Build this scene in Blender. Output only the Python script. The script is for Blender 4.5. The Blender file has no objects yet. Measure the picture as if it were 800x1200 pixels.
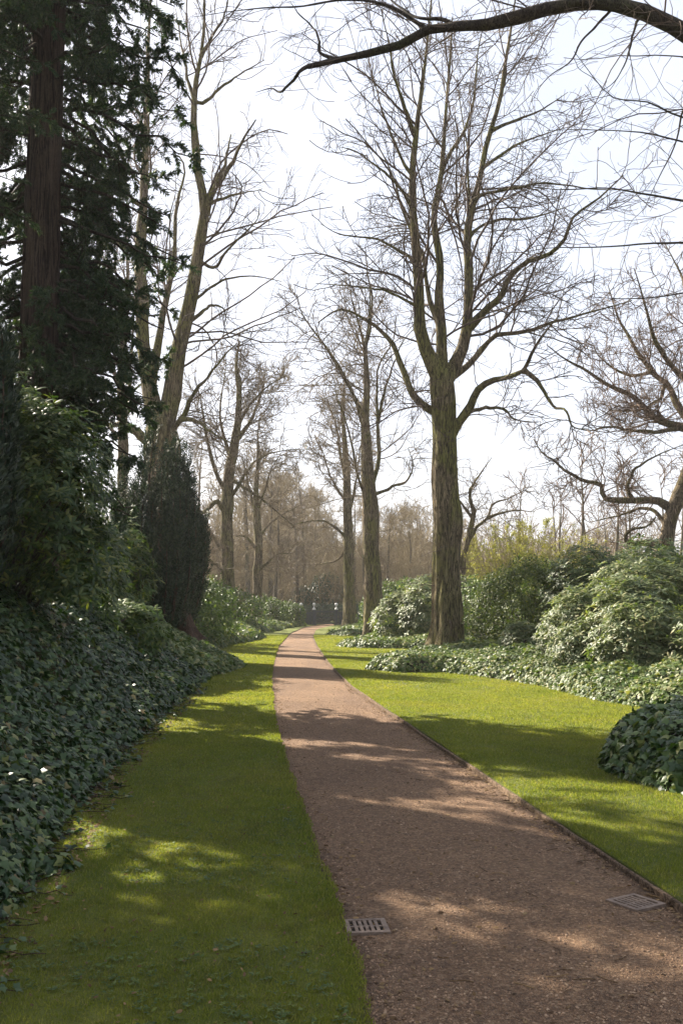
import bpy, math, random
import numpy as np
from mathutils import noise as mn, Vector

SEED = 11
rng = np.random.default_rng(SEED)
random.seed(SEED)
sc = bpy.context.scene
COL = sc.collection
R = math.radians

# ------------------------------------------------------------------ camera
H = 1.65
F = 1167.0
PITCH = math.atan2(102.0, F)
cam = bpy.data.objects.new("camera", bpy.data.cameras.new("camera"))
COL.objects.link(cam)
cam.location = (0, 0, H)
cam.rotation_euler = (R(90) + PITCH, 0, 0)
cam.data.sensor_fit = 'VERTICAL'
cam.data.sensor_height = 36.0
cam.data.lens = 36.0 * F / 1200.0
cam.data.clip_start = 0.05
cam.data.clip_end = 3000
sc.camera = cam
_cp, _sp = math.cos(PITCH), math.sin(PITCH)


def ray(px, py):
    a, b = px - 400.0, 600.0 - py
    return np.array([a, F * _cp - b * _sp, F * _sp + b * _cp])


def P(px, py, d):
    r = ray(px, py)
    return np.array([0, 0, H]) + r * (d / r[1])


def G(px, py, z=0.0):
    r = ray(px, py)
    return np.array([0, 0, H]) + r * ((z - H) / r[2])


def proj(v):
    y, z = v[1], v[2] - H
    f = y * _cp + z * _sp
    return 400.0 + F * v[0] / f, 600.0 - F * (-y * _sp + z * _cp) / f


# ------------------------------------------------------------------ noise
_tab = np.random.default_rng(5).random((256, 256))


def vn(x, y, s=1.0, o=0):
    """smooth value noise in 0..1"""
    x = np.asarray(x, float) * s + 37.3 * o + 500
    y = np.asarray(y, float) * s + 17.1 * o + 500
    xi, yi = np.floor(x).astype(int), np.floor(y).astype(int)
    fx, fy = x - xi, y - yi
    fx, fy = fx * fx * (3 - 2 * fx), fy * fy * (3 - 2 * fy)
    a = _tab[xi % 256, yi % 256]; b = _tab[(xi + 1) % 256, yi % 256]
    c = _tab[xi % 256, (yi + 1) % 256]; d = _tab[(xi + 1) % 256, (yi + 1) % 256]
    return (a * (1 - fx) + b * fx) * (1 - fy) + (c * (1 - fx) + d * fx) * fy


def fbm(x, y, s=1.0, o=0):
    return .5 * vn(x, y, s, o) + .3 * vn(x, y, s * 2.1, o + 1) + .2 * vn(x, y, s * 4.3, o + 2)


def sstep(t):
    t = np.clip(t, 0, 1)
    return t * t * (3 - 2 * t)


def nrm(v):
    return v / np.maximum(np.linalg.norm(v, axis=-1, keepdims=True), 1e-9)


# ------------------------------------------------------------------ mesh collecting
class MB:
    def __init__(self):
        self.v, self.f, self.n, self.m = [], [], 0, []

    def add(self, verts, faces, mi=0):
        verts = np.asarray(verts, np.float32).reshape(-1, 3)
        faces = np.asarray(faces, np.int64)
        if len(faces) == 0:
            return
        self.v.append(verts); self.f.append(faces + self.n); self.m.append(mi)
        self.n += len(verts)

    def build(self, name, mats, parent=None, off=(0, 0, 0), smooth=True):
        me = bpy.data.meshes.new(name)
        V = np.concatenate(self.v) - np.asarray(off, np.float32)
        me.vertices.add(len(V)); me.vertices.foreach_set("co", V.astype(np.float32).ravel())
        tot = np.concatenate([np.full(len(f), f.shape[1]) for f in self.f])
        idx = np.concatenate([f.ravel() for f in self.f])
        mi = np.concatenate([np.full(len(f), m) for f, m in zip(self.f, self.m)])
        me.loops.add(len(idx)); me.loops.foreach_set("vertex_index", idx.astype(np.int32))
        me.polygons.add(len(tot))
        st = np.concatenate([[0], np.cumsum(tot)[:-1]])
        me.polygons.foreach_set("loop_start", st.astype(np.int32))
        me.polygons.foreach_set("loop_total", tot.astype(np.int32))
        me.polygons.foreach_set("material_index", mi.astype(np.int32))
        me.polygons.foreach_set("use_smooth", np.full(len(tot), smooth))
        for m in (mats if isinstance(mats, (list, tuple)) else [mats]):
            me.materials.append(m)
        me.update(calc_edges=True)
        me.validate()
        o = bpy.data.objects.new(name, me)
        COL.objects.link(o)
        if parent is not None:
            o.parent = parent
        return o


def tubes(mb, pts, rad, S=5, mi=0, cap=False):
    """pts (N,K,3), rad (N,K) -> N tapered tubes"""
    pts = np.asarray(pts, float); rad = np.asarray(rad, float)
    N, K, _ = pts.shape
    if N == 0:
        return
    T = nrm(np.gradient(pts, axis=1))
    ref = np.where(np.abs(T[:, :1, 2:3]) > .8, np.array([1., 0, 0]), np.array([0, 0, 1.]))
    U = nrm(np.cross(T, np.broadcast_to(ref, T.shape)))
    W = np.cross(T, U)
    a = np.arange(S) * 2 * np.pi / S
    ring = U[:, :, None, :] * np.cos(a)[:, None] + W[:, :, None, :] * np.sin(a)[:, None]
    V = pts[:, :, None, :] + ring * rad[:, :, None, None]
    k = np.arange(K - 1)[:, None]; s = np.arange(S)[None, :]
    q = np.stack([k * S + s, k * S + (s + 1) % S, (k + 1) * S + (s + 1) % S, (k + 1) * S + s], -1).reshape(-1, 4)
    Fq = (q[None] + (np.arange(N) * K * S)[:, None, None]).reshape(-1, 4)
    mb.add(V.reshape(-1, 3), Fq, mi)


def crom(pts, n):
    """Catmull-Rom resample (arc-length even) of (K,C) to n samples"""
    p = np.asarray(pts, float)
    if len(p) == 2:
        t = np.linspace(0, 1, n)[:, None]
        return p[0] * (1 - t) + p[1] * t
    q = np.vstack([2 * p[0] - p[1], p, 2 * p[-1] - p[-2]])
    out = []
    for i in range(len(p) - 1):
        t = np.linspace(0, 1, 12, endpoint=False)[:, None]
        a, b, c, d = q[i], q[i + 1], q[i + 2], q[i + 3]
        out.append(.5 * (2 * b + (c - a) * t + (2 * a - 5 * b + 4 * c - d) * t ** 2 + (3 * b - a - 3 * c + d) * t ** 3))
    o = np.vstack(out + [p[-1:]])
    s = np.concatenate([[0], np.cumsum(np.linalg.norm(np.diff(o[:, :3], axis=0), axis=1))])
    u = np.linspace(0, s[-1], n)
    return np.stack([np.interp(u, s, o[:, c]) for c in range(o.shape[1])], 1)


def grow(pts, rad, dens, t0=.15, t1=1., ang=(45, 12), lf=.45, K=6, wob=.15, up=.05, rr=.6, rmin=.005, lmin=.15, lmax=9, seed=0, out=0., axis=None, thick=.011):
    """one more order of branches on an (N,K,3) set of branches"""
    g = np.random.default_rng(seed)
    N, Kp, _ = pts.shape
    L = np.linalg.norm(np.diff(pts, axis=1), axis=2).sum(1)
    n = g.poisson(dens * L * (t1 - t0))
    i = np.repeat(np.arange(N), n)
    M = len(i)
    if M == 0:
        return np.zeros((0, K, 3)), np.zeros((0, K))
    t = g.uniform(t0, t1, M)
    u = t * (Kp - 1); k = np.minimum(u.astype(int), Kp - 2); f = (u - k)[:, None]
    p = pts[i, k] * (1 - f) + pts[i, k + 1] * f
    T = nrm(pts[i, k + 1] - pts[i, k])
    r = rad[i, k] * (1 - f[:, 0]) + rad[i, k + 1] * f[:, 0]
    pr = g.normal(size=(M, 3))
    if out and axis is not None:
        h = p - np.array([axis[0], axis[1], 0]); h[:, 2] = 0; pr = nrm(pr) + out * nrm(h)
    pr -= (pr * T).sum(1, keepdims=True) * T; pr = nrm(pr)
    a = np.radians(g.normal(ang[0], ang[1], M))[:, None]
    d = T * np.cos(a) + pr * np.sin(a)
    ln = np.clip(lf * L[i] * (1.08 - t) ** .55 * g.uniform(.55, 1.25, M), lmin, lmax)
    out = np.zeros((M, K, 3)); out[:, 0] = p
    st = (ln / (K - 1))[:, None]
    drift = g.normal(size=(M, 3)) * wob * .5
    for j in range(1, K):
        d = nrm(d + g.normal(size=(M, 3)) * wob + drift + np.array([0, 0, up]))
        out[:, j] = out[:, j - 1] + d * st
    r0 = np.maximum(np.minimum(rr * r, thick * ln + .004), rmin)
    rd = r0[:, None] * np.linspace(1, .35, K)[None]
    return out, np.maximum(rd, rmin * .8)


def place(mb, tmpl, pos, xa, na, size, mi=0, width=None):
    """copies of a small template (verts, faces) along x axis xa with normal na"""
    V0, F0 = tmpl
    xa = nrm(xa)
    ya = nrm(np.cross(na, xa)); na = np.cross(xa, ya)
    s = size[:, None, None]
    w = s if width is None else width[:, None, None]
    V = pos[:, None, :] + s * V0[None, :, 0:1] * xa[:, None] + w * V0[None, :, 1:2] * ya[:, None] + s * V0[None, :, 2:3] * na[:, None]
    Fc = (np.asarray(F0)[None] + (np.arange(len(pos)) * len(V0))[:, None, None]).reshape(-1, np.asarray(F0).shape[1])
    mb.add(V.reshape(-1, 3), Fc, mi)


def _sym(side, mid):
    return side


# leaf templates ------------------------------------------------------
def ivy_template():
    m = [.36, 0, .04]
    half = [[0, 0, 0], [-.14, .24, -.05], [.12, .36, -.06], [.36, .56, -.14], [.5, .27, -.03], [1, 0, -.12]]
    V = [m] + half + [[x, -y, z] for x, y, z in half[1:5]]
    Fs = []
    l = [1, 2, 3, 4, 5, 6]
    for a, b in zip(l[:-1], l[1:]):
        Fs.append((0, b, a))
    r = [1, 7, 8, 9, 10, 6]
    for a, b in zip(r[:-1], r[1:]):
        Fs.append((0, a, b))
    return np.array(V, float), Fs


def long_template(w=.14, droop=.1):
    V = [[0, 0, 0], [.3, w * .85, -.01], [.7, w, -.03 - droop * .3], [1, 0, -droop], [.7, -w, -.03 - droop * .3], [.3, -w * .85, -.01],
         [.3, 0, .03], [.7, 0, .01]]
    Fs = [(0, 6, 1), (1, 6, 7), (1, 7, 2), (2, 7, 3), (0, 5, 6), (6, 5, 7), (5, 4, 7), (4, 3, 7)]
    return np.array(V, float), Fs


IVY = ivy_template()
LONG = long_template(.15, .12)
OVAL = long_template(.24, .06)
NEED = (np.array([[0, 0, 0], [.45, .5, 0], [1, 0, 0], [.45, -.5, 0]], float), [(0, 3, 2, 1)])
BLADE = (np.array([[0, .5, 0], [0, -.5, 0], [.6, 0, .12], [1, 0, .3]], float), [(0, 1, 2), (0, 2, 3)])
BL1 = (np.array([[0, .5, 0], [0, -.5, 0], [1, 0, 0]], float), [(0, 1, 2)])

# ------------------------------------------------------------------ materials


class NT:
    def __init__(self, name):
        self.m = bpy.data.materials.new(name)
        self.m.use_nodes = True
        self.t = self.m.node_tree
        self.t.nodes.clear()
        self.out = self.t.nodes.new('ShaderNodeOutputMaterial')

    def n(self, typ, **kw):
        nd = self.t.nodes.new('ShaderNode' + typ)
        for k, v in kw.items():
            if hasattr(nd, k) and not k[0].isupper():
                setattr(nd, k, v)
            else:
                nd.inputs[k.replace('_', ' ')].default_value = v
        return nd

    def l(self, a, b):
        self.t.links.new(a, b)

    def ramp(self, src, stops, interp='LINEAR'):
        r = self.t.nodes.new('ShaderNodeValToRGB')
        r.color_ramp.interpolation = interp
        e = r.color_ramp.elements
        while len(e) < len(stops):
            e.new(.5)
        for el, (p, c) in zip(e, stops):
            el.position = p
            el.color = (*c, 1) if len(c) == 3 else c
        self.l(src, r.inputs[0])
        return r.outputs[0]

    def mix(self, fac, a, b, mode='MIX'):
        m = self.t.nodes.new('ShaderNodeMix')
        m.data_type = 'RGBA'; m.blend_type = mode
        for s, v in ((m.inputs[0], fac), (m.inputs[6], a), (m.inputs[7], b)):
            if hasattr(v, 'is_linked') or hasattr(v, 'links'):
                self.l(v, s)
            else:
                s.default_value = v if not isinstance(v, tuple) or len(v) == 4 else (*v, 1)
        return m.outputs[2]

    def noise(self, scale, detail=4, rough=.6, vec=None, dist=0):
        nd = self.n('TexNoise')
        nd.inputs['Scale'].default_value = scale
        nd.inputs['Detail'].default_value = detail
        nd.inputs['Roughness'].default_value = rough
        nd.inputs['Distortion'].default_value = dist
        if vec is not None:
            self.l(vec, nd.inputs['Vector'])
        return nd.outputs[0]

    def pos(self, sx=1, sy=1, sz=1):
        g = self.n('NewGeometry')
        if (sx, sy, sz) == (1, 1, 1):
            return g.outputs['Position']
        mp = self.n('Mapping')
        mp.inputs['Scale'].default_value = (sx, sy, sz)
        self.l(g.outputs['Position'], mp.inputs['Vector'])
        return mp.outputs[0]

    def island(self):
        return self.n('NewGeometry').outputs['Random Per Island']

    def bump(self, h, strength=.5, dist=.02):
        b = self.n('Bump')
        b.inputs['Strength'].default_value = strength
        b.inputs['Distance'].default_value = dist
        self.l(h, b.inputs['Height'])
        return b.outputs[0]

    def bsdf(self, col, rough=.7, spec=.3, normal=None):
        p = self.n('BsdfPrincipled')
        if hasattr(col, 'links'):
            self.l(col, p.inputs['Base Color'])
        else:
            p.inputs['Base Color'].default_value = (*col, 1)
        if hasattr(rough, 'links'):
            self.l(rough, p.inputs['Roughness'])
        else:
            p.inputs['Roughness'].default_value = rough
        p.inputs['Specular IOR Level'].default_value = spec
        if normal is not None:
            self.l(normal, p.inputs['Normal'])
        return p.outputs[0]

    def done(self, sh):
        self.l(sh, self.out.inputs[0])
        return self.m


def leaf_mat(name, stops, rough=.4, spec=.5, trans=.3, tint=(1.3, 1.45, .5), patch=1.2):
    t = NT(name)
    c = t.ramp(t.island(), stops)
    big = t.noise(patch, 3, .6, t.pos())
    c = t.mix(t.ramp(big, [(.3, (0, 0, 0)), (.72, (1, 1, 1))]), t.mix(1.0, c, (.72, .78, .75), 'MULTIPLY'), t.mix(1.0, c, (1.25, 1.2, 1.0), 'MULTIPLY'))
    p = t.bsdf(c, rough, spec)
    if trans <= 0:
        return t.done(p)
    tr = t.n('BsdfTranslucent')
    t.l(t.mix(1.0, c, (*tint, 1), 'MULTIPLY'), tr.inputs['Color'])
    ms = t.n('MixShader')
    ms.inputs[0].default_value = trans
    t.l(p, ms.inputs[1]); t.l(tr.outputs[0], ms.inputs[2])
    return t.done(ms.outputs[0])


def bark_mat(name, dark, mid, light, moss=None, mossamt=.5, zs=.22, scale=9., bump=.8, dist=.03):
    t = NT(name)
    po = t.pos(1, 1, zs)
    n1 = t.noise(scale, 8, .7, po, .8)
    n2 = t.noise(scale * 5, 5, .75, t.pos(1, 1, .5))
    n3 = t.noise(1.1, 5, .65, t.pos(1, 1, .6), .5)
    n5 = t.noise(scale * 1.9, 3, .5, t.pos(1, 1, zs * .55), 1.2)
    sb = t.n('Math', operation='SUBTRACT'); sb.inputs[1].default_value = .5; t.l(n5, sb.inputs[0])
    ab = t.n('Math', operation='ABSOLUTE'); t.l(sb.outputs[0], ab.inputs[0])
    fis = t.ramp(ab.outputs[0], [(0, (0, 0, 0)), (.07, (1, 1, 1))])
    c = t.ramp(n1, [(.32, dark), (.5, mid), (.68, light)])
    c = t.mix(.4, c, t.ramp(n2, [(.32, dark), (.66, light)]))
    if moss:
        c = t.mix(t.ramp(n3, [(.6 - mossamt * .25, (0, 0, 0)), (.74 - mossamt * .15, (.9, .9, .9))]), c, t.mix(n2, tuple(x * .5 for x in moss), tuple(x * 1.3 for x in moss)))
    c = t.mix(fis, tuple(x * .7 for x in dark), c)
    ad = t.n('Math', operation='ADD')
    sc2 = t.n('Math', operation='MULTIPLY'); sc2.inputs[1].default_value = .3
    t.l(n2, sc2.inputs[0]); t.l(n1, ad.inputs[0]); t.l(sc2.outputs[0], ad.inputs[1])
    ad2 = t.n('Math', operation='ADD')
    sc3 = t.n('Math', operation='MULTIPLY'); sc3.inputs[1].default_value = .45
    t.l(fis, sc3.inputs[0]); t.l(ad.outputs[0], ad2.inputs[0]); t.l(sc3.outputs[0], ad2.inputs[1])
    return t.done(t.bsdf(c, .9, .15, t.bump(ad2.outputs[0], bump, dist)))


def flat_mat(name, a, b, scale=8., rough=.8, spec=.2, bump=.3):
    t = NT(name)
    n = t.noise(scale, 5, .65, t.pos())
    return t.done(t.bsdf(t.ramp(n, [(.3, a), (.7, b)]), rough, spec, t.bump(n, bump, .01)))


M = {}
M['lime_bark'] = bark_mat('lime_bark', (.035, .026, .016), (.165, .125, .072), (.35, .27, .165), (.18, .175, .045), .75, .16, 8, 1., .05)
M['old_bark'] = bark_mat('old_bark', (.03, .023, .015), (.15, .112, .068), (.31, .24, .155), (.16, .155, .042), .65, .2, 8, 1., .05)
M['stem_bark'] = bark_mat('stem_bark', (.04, .033, .024), (.11, .09, .06), (.2, .165, .11), (.13, .13, .035), .6, .4, 14)
M['dark_bark'] = bark_mat('dark_bark', (.02, .016, .012), (.055, .043, .032), (.11, .088, .064), (.06, .06, .025), .35, .5, 12)
M['red_bark'] = bark_mat('red_bark', (.022, .015, .011), (.062, .042, .031), (.125, .085, .062), None, 0, .08, 9, 1., .06)
M['yew_bark'] = bark_mat('yew_bark', (.03, .018, .013), (.085, .05, .035), (.16, .105, .075), None, 0, .15, 11)
M['twig'] = flat_mat('twig', (.055, .038, .03), (.13, .094, .07), 3)
M['warm_twig'] = flat_mat('warm_twig', (.09, .066, .043), (.2, .155, .1), 3)
M['red_twig'] = flat_mat('red_twig', (.085, .056, .04), (.19, .13, .09), 3)
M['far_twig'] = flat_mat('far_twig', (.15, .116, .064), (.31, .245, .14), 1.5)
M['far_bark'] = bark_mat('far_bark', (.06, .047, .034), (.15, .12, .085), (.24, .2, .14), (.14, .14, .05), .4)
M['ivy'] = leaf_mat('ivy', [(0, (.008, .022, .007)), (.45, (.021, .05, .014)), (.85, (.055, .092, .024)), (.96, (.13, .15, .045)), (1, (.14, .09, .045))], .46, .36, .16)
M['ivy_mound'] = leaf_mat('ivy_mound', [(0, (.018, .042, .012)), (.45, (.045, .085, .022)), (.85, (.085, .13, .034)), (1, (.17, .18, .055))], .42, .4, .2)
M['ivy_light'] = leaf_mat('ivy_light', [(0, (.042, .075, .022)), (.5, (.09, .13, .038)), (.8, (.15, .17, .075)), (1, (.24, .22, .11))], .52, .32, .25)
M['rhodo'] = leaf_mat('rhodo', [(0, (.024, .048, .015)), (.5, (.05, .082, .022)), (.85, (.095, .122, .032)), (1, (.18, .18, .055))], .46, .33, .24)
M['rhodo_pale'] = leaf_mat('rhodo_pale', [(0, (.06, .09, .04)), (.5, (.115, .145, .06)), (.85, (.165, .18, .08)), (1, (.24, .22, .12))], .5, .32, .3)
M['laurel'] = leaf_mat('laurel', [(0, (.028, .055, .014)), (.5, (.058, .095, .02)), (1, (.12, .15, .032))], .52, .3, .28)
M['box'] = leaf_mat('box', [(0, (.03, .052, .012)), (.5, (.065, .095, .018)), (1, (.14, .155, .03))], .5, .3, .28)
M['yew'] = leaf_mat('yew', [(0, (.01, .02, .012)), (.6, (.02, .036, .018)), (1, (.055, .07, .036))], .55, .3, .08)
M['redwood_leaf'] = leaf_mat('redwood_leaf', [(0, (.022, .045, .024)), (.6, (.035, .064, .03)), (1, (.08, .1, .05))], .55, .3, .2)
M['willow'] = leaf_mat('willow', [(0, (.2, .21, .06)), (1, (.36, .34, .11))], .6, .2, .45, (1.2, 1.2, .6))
M['far_green'] = leaf_mat('far_green', [(0, (.03, .05, .035)), (1, (.08, .105, .06))], .5, .3, .15)
M['gold_twig'] = flat_mat('gold_twig', (.16, .14, .06), (.28, .24, .11), 2)
M['bed_soil'] = flat_mat('bed_soil', (.014, .011, .008), (.045, .034, .022), 20, .95, .1, .8)
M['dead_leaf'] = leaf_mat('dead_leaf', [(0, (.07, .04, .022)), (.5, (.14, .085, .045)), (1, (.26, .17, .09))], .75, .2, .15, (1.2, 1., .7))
M['grate'] = flat_mat('grate', (.1, .07, .052), (.22, .16, .12), 22, .75, .3, .3)
M['gully_shade'] = flat_mat('gully_shade', (.012, .01, .008), (.03, .024, .018), 30, .95, .1, .2)  # near-black colour standing in for the shade down the grate slots
M['edging'] = bark_mat('edging', (.07, .046, .03), (.18, .12, .076), (.3, .21, .14), (.08, .08, .02), .25, 1, 14)
M['iron'] = flat_mat('iron', (.03, .034, .042), (.06, .066, .08), 12, .5, .4, .1)
M['globe'] = flat_mat('globe', (.5, .49, .46), (.6, .59, .56), 20, .4, .4, .05)

# lawn: sheet and blades share one colouring rule


def lawn_mat(name, blades):
    t = NT(name)
    po = t.pos()
    n1 = t.noise(.75, 5, .6, po, .3)
    n2 = t.noise(6, 4, .65, po)
    n3 = t.noise(2.2, 5, .7, po, .4)
    c = t.ramp(n1, [(.3, (.108, .148, .024)), (.5, (.162, .192, .03)), (.7, (.23, .225, .042))])
    c = t.mix(t.ramp(n3, [(.55, (0, 0, 0)), (.72, (.65, .65, .65))]), c, (.075, .1, .02))
    c = t.mix(t.ramp(n2, [(.54, (0, 0, 0)), (.74, (.7, .7, .7))]), c, (.15, .125, .045))
    c = t.mix(t.ramp(t.noise(1.7, 6, .75, t.pos(1.3, .8, 1), .8), [(.53, (0, 0, 0)), (.68, (.75, .75, .75))]), c, (.07, .08, .028))
    if blades:
        c = t.mix(.45, c, t.ramp(t.island(), [(0, (.05, .078, .016)), (.45, (.135, .16, .032)), (.8, (.22, .215, .056)), (1, (.42, .34, .18))]))
        p = t.bsdf(c, .5, .3)
        tr = t.n('BsdfTranslucent'); t.l(t.mix(1., c, (1.5, 1.5, .6, 1), 'MULTIPLY'), tr.inputs['Color'])
        ms = t.n('MixShader'); ms.inputs[0].default_value = .45
        t.l(p, ms.inputs[1]); t.l(tr.outputs[0], ms.inputs[2])
        return t.done(ms.outputs[0])
    n4 = t.noise(90, 3, .8, po)
    c = t.mix(.55, c, t.ramp(n4, [(.3, (.02, .028, .008)), (.7, (.15, .165, .035))]))
    g = t.n('NewGeometry')
    sp = t.n('SeparateXYZ'); t.l(g.outputs['Position'], sp.inputs[0])
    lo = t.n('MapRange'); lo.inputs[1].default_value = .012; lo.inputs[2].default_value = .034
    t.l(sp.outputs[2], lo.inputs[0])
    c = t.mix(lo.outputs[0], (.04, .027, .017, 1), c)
    return t.done(t.bsdf(c, .8, .15, t.bump(n4, 1., .03)))


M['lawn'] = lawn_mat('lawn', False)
M['grass'] = lawn_mat('grass', True)


def path_mat():
    t = NT('path_gravel')
    po = t.pos()
    v = t.n('TexVoronoi'); v.inputs['Scale'].default_value = 75; t.l(po, v.inputs['Vector'])
    v2 = t.n('TexVoronoi'); v2.inputs['Scale'].default_value = 190; t.l(po, v2.inputs['Vector'])
    n1 = t.noise(.9, 5, .6, po, .4)
    n2 = t.noise(14, 6, .75, po)
    sepc = t.n('SeparateColor'); t.l(v.outputs['Color'], sepc.inputs[0])
    c = t.ramp(n1, [(.3, (.165, .093, .05)), (.5, (.238, .14, .077)), (.72, (.34, .208, .117))])
    st = t.ramp(sepc.outputs[0], [(0, (.075, .047, .028)), (.4, (.2, .116, .064)), (.75, (.33, .2, .11)), (1, (.48, .33, .2))])
    c = t.mix(.55, c, st)
    c = t.mix(t.ramp(n2, [(.5, (0, 0, 0)), (.72, (.7, .7, .7))]), c, (.09, .058, .04))
    at = t.n('Attribute', attribute_name='across')
    n6 = t.noise(3.2, 5, .65, po, .5)
    ma = t.n('Math', operation='MULTIPLY_ADD'); ma.inputs[1].default_value = .5; t.l(n6, ma.inputs[0]); t.l(at.outputs['Fac'], ma.inputs[2])
    c = t.mix(t.ramp(ma.outputs[0], [(.72, (0, 0, 0)), (1.0 if False else .99, (.9, .9, .9))]), c, t.mix(n2, (.035, .023, .015), (.12, .078, .05)))
    n7 = t.noise(.55, 4, .6, t.pos(1.4, .5, 1), .6)
    c = t.mix(t.ramp(n7, [(.45, (0, 0, 0)), (.68, (.5, .5, .5))]), c, (.13, .08, .055))
    ad = t.n('Math', operation='ADD'); t.l(v.outputs['Distance'], ad.inputs[0]); t.l(v2.outputs['Distance'], ad.inputs[1])
    ad2 = t.n('Math', operation='ADD'); t.l(ad.outputs[0], ad2.inputs[0]); t.l(n2, ad2.inputs[1])
    return t.done(t.bsdf(c, .85, .25, t.bump(ad2.outputs[0], .9, .02)))


M['path'] = path_mat()
t_ = NT('stone_chips')
M['stone'] = t_.done(t_.bsdf(t_.ramp(t_.island(), [(0, (.07, .043, .028)), (.4, (.185, .112, .066)), (.8, (.27, .168, .1)), (1, (.38, .26, .165))]), .8, .3))
M['ground'] = flat_mat('ground', (.03, .024, .014), (.085, .065, .036), 2.5, .95, .1, .8)

# ------------------------------------------------------------------ helpers for things


def thing(name, label, cat, loc=(0, 0, 0), group=None):
    o = bpy.data.objects.new(name, None)
    o.empty_display_size = .3
    COL.objects.link(o)
    o.location = loc
    o['label'] = label; o['category'] = cat
    if group:
        o['group'] = group
    return o


def part(mb, name, mats, root, smooth=True):
    return mb.build(name, mats, root, tuple(root.location) if root else (0, 0, 0), smooth)


def struct(o, kind='structure', label=None, cat=None):
    o['kind'] = kind
    if label:
        o['label'] = label
    if cat:
        o['category'] = cat
    return o


# ------------------------------------------------------------------ ground plan
YS = np.arange(-30, 80, .05)


def edge_fn(pix=None, world=None, s=12):
    pts = []
    if pix:
        for px, py in pix:
            g = G(px, py); pts.append((g[1], g[0]))
    if world:
        pts += [(y, x) for x, y in world]
    pts.sort()
    y = np.array([p[0] for p in pts]); x = np.array([p[1] for p in pts])
    xs = np.interp(YS, y, x)
    lo = YS < y[0]
    m0 = (x[1] - x[0]) / (y[1] - y[0]); xs[lo] = x[0] + m0 * .5 * np.maximum(YS[lo] - y[0], -8)
    k = np.exp(-.5 * (np.arange(-60, 61) / s) ** 2); k /= k.sum()
    pad = np.concatenate([np.full(60, xs[0]), xs, np.full(60, xs[-1])])
    xs = np.convolve(pad, k, 'valid')
    return lambda q: np.interp(q, YS, xs)


path_l = edge_fn([(443, 1200), (415, 1110), (396, 1060), (371, 1000), (350, 944), (333, 888), (322, 846), (318, 807), (319, 783), (326, 758), (340, 743), (357, 735)],
                 [(-1.5, 64), (-.4, 68), (1.2, 74)], 22)
path_r = edge_fn([(794, 1062), (704, 1005), (635, 960), (560, 909), (480, 853), (410, 806), (385, 779), (371, 758), (366, 746), (370, 738)],
                 [(-.75, 60), (-.2, 64), (.9, 68), (2.6, 74)], 22)
bank_e = edge_fn([(0, 1097), (71, 985), (112, 925), (150, 884), (184, 850), (225, 812)],
                 [(-2.65, 20), (-2.9, 24), (-3.5, 30), (-3.7, 36), (-3.7, 42), (-3.6, 52), (-2.6, 62), (-1.6, 70)], 20)
right_e = edge_fn(None, [(5.4, -20), (5.2, 6), (5.3, 12), (4.6, 14.6), (3.9, 17.5), (3.3, 20), (2.7, 24), (2.5, 31), (1.4, 38), (.9, 44), (.3, 50), (.2, 58), (1.2, 66), (3, 74)], 20)


def bank_h(y):
    return np.interp(y, [-10, 3, 8, 16, 22, 28, 45, 70], [1.5, 1.5, 1.6, 1.5, 1.0, .6, .35, .2])


def terrain(x, y):
    x = np.asarray(x, float); y = np.asarray(y, float)
    dl = bank_e(y) - x
    dr = x - right_e(y)
    z = np.where(dl > 0, bank_h(y) * sstep(dl / 2.3) + .02 * np.clip(dl - 2, 0, 30), 0)
    z = np.where(dr > 0, .28 * sstep(dr / 3.5), z)
    m = np.clip(np.maximum(dl, dr), 0, 1)
    z = z + m * (.16 * fbm(x, y, .6, 4) - .06)
    far = np.clip((np.abs(x) - 12) / 30, 0, 1)
    z = z + far * 1.2 * (vn(x, y, .04, 7) - .4)
    return z - .05 * (1 - m)


def sheet(mb, xs, ys, zf, mi=0):
    X, Y = np.meshgrid(xs, ys)
    V = np.stack([X, Y, zf(X, Y)], -1).reshape(-1, 3)
    a, b = len(xs), len(ys)
    i = (np.arange(b - 1)[:, None] * a + np.arange(a - 1)[None]).reshape(-1)
    mb.add(V, np.stack([i, i + 1, i + a + 1, i + a], -1), mi)


def gr(*segs):
    out = [np.arange(a, b, s) for a, b, s in segs]
    return np.concatenate(out + [[segs[-1][1]]])


mb = MB()
sheet(mb, gr((-400, -60, 20), (-60, -14, 2), (-14, 14, .2), (14, 60, 2), (60, 400, 20)),
      gr((-80, -6, 4), (-6, 60, .25), (60, 90, 1), (90, 500, 15)), terrain)
struct(mb.build('ground', M['ground']))


def strip(name, fl, fr, n, zfun, mat, y0=-12, y1=73.5, skirt=None):
    """sheet between two edge curves; zfun(u in 0..1, x, y)"""
    ys = np.concatenate([np.arange(y0, 3, .5), np.arange(3, 20, .1), np.arange(20, y1, .3)])
    u = np.linspace(0, 1, n) if np.isscalar(n) else np.asarray(n)
    X = fl(ys)[:, None] * (1 - u) + fr(ys)[:, None] * u
    Y = np.repeat(ys[:, None], len(u), 1)
    Z = zfun(np.repeat(u[None], len(ys), 0), X, Y)
    mb = MB()
    a, b = len(u), len(ys)
    i = (np.arange(b - 1)[:, None] * a + np.arange(a - 1)[None]).reshape(-1)
    mb.add(np.stack([X, Y, Z], -1).reshape(-1, 3), np.stack([i, i + 1, i + a + 1, i + a], -1))
    return mb.build(name, mat)


def path_z(u, x, y):
    return .012 * (1 - (2 * u - 1) ** 2) + .012 * (fbm(x, y, 1.5, 3) - .5) - .004


def path_zw(x, y):
    u = (x - path_l(y)) / (path_r(y) - path_l(y))
    return path_z(np.clip(u, 0, 1), x, y)


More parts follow.
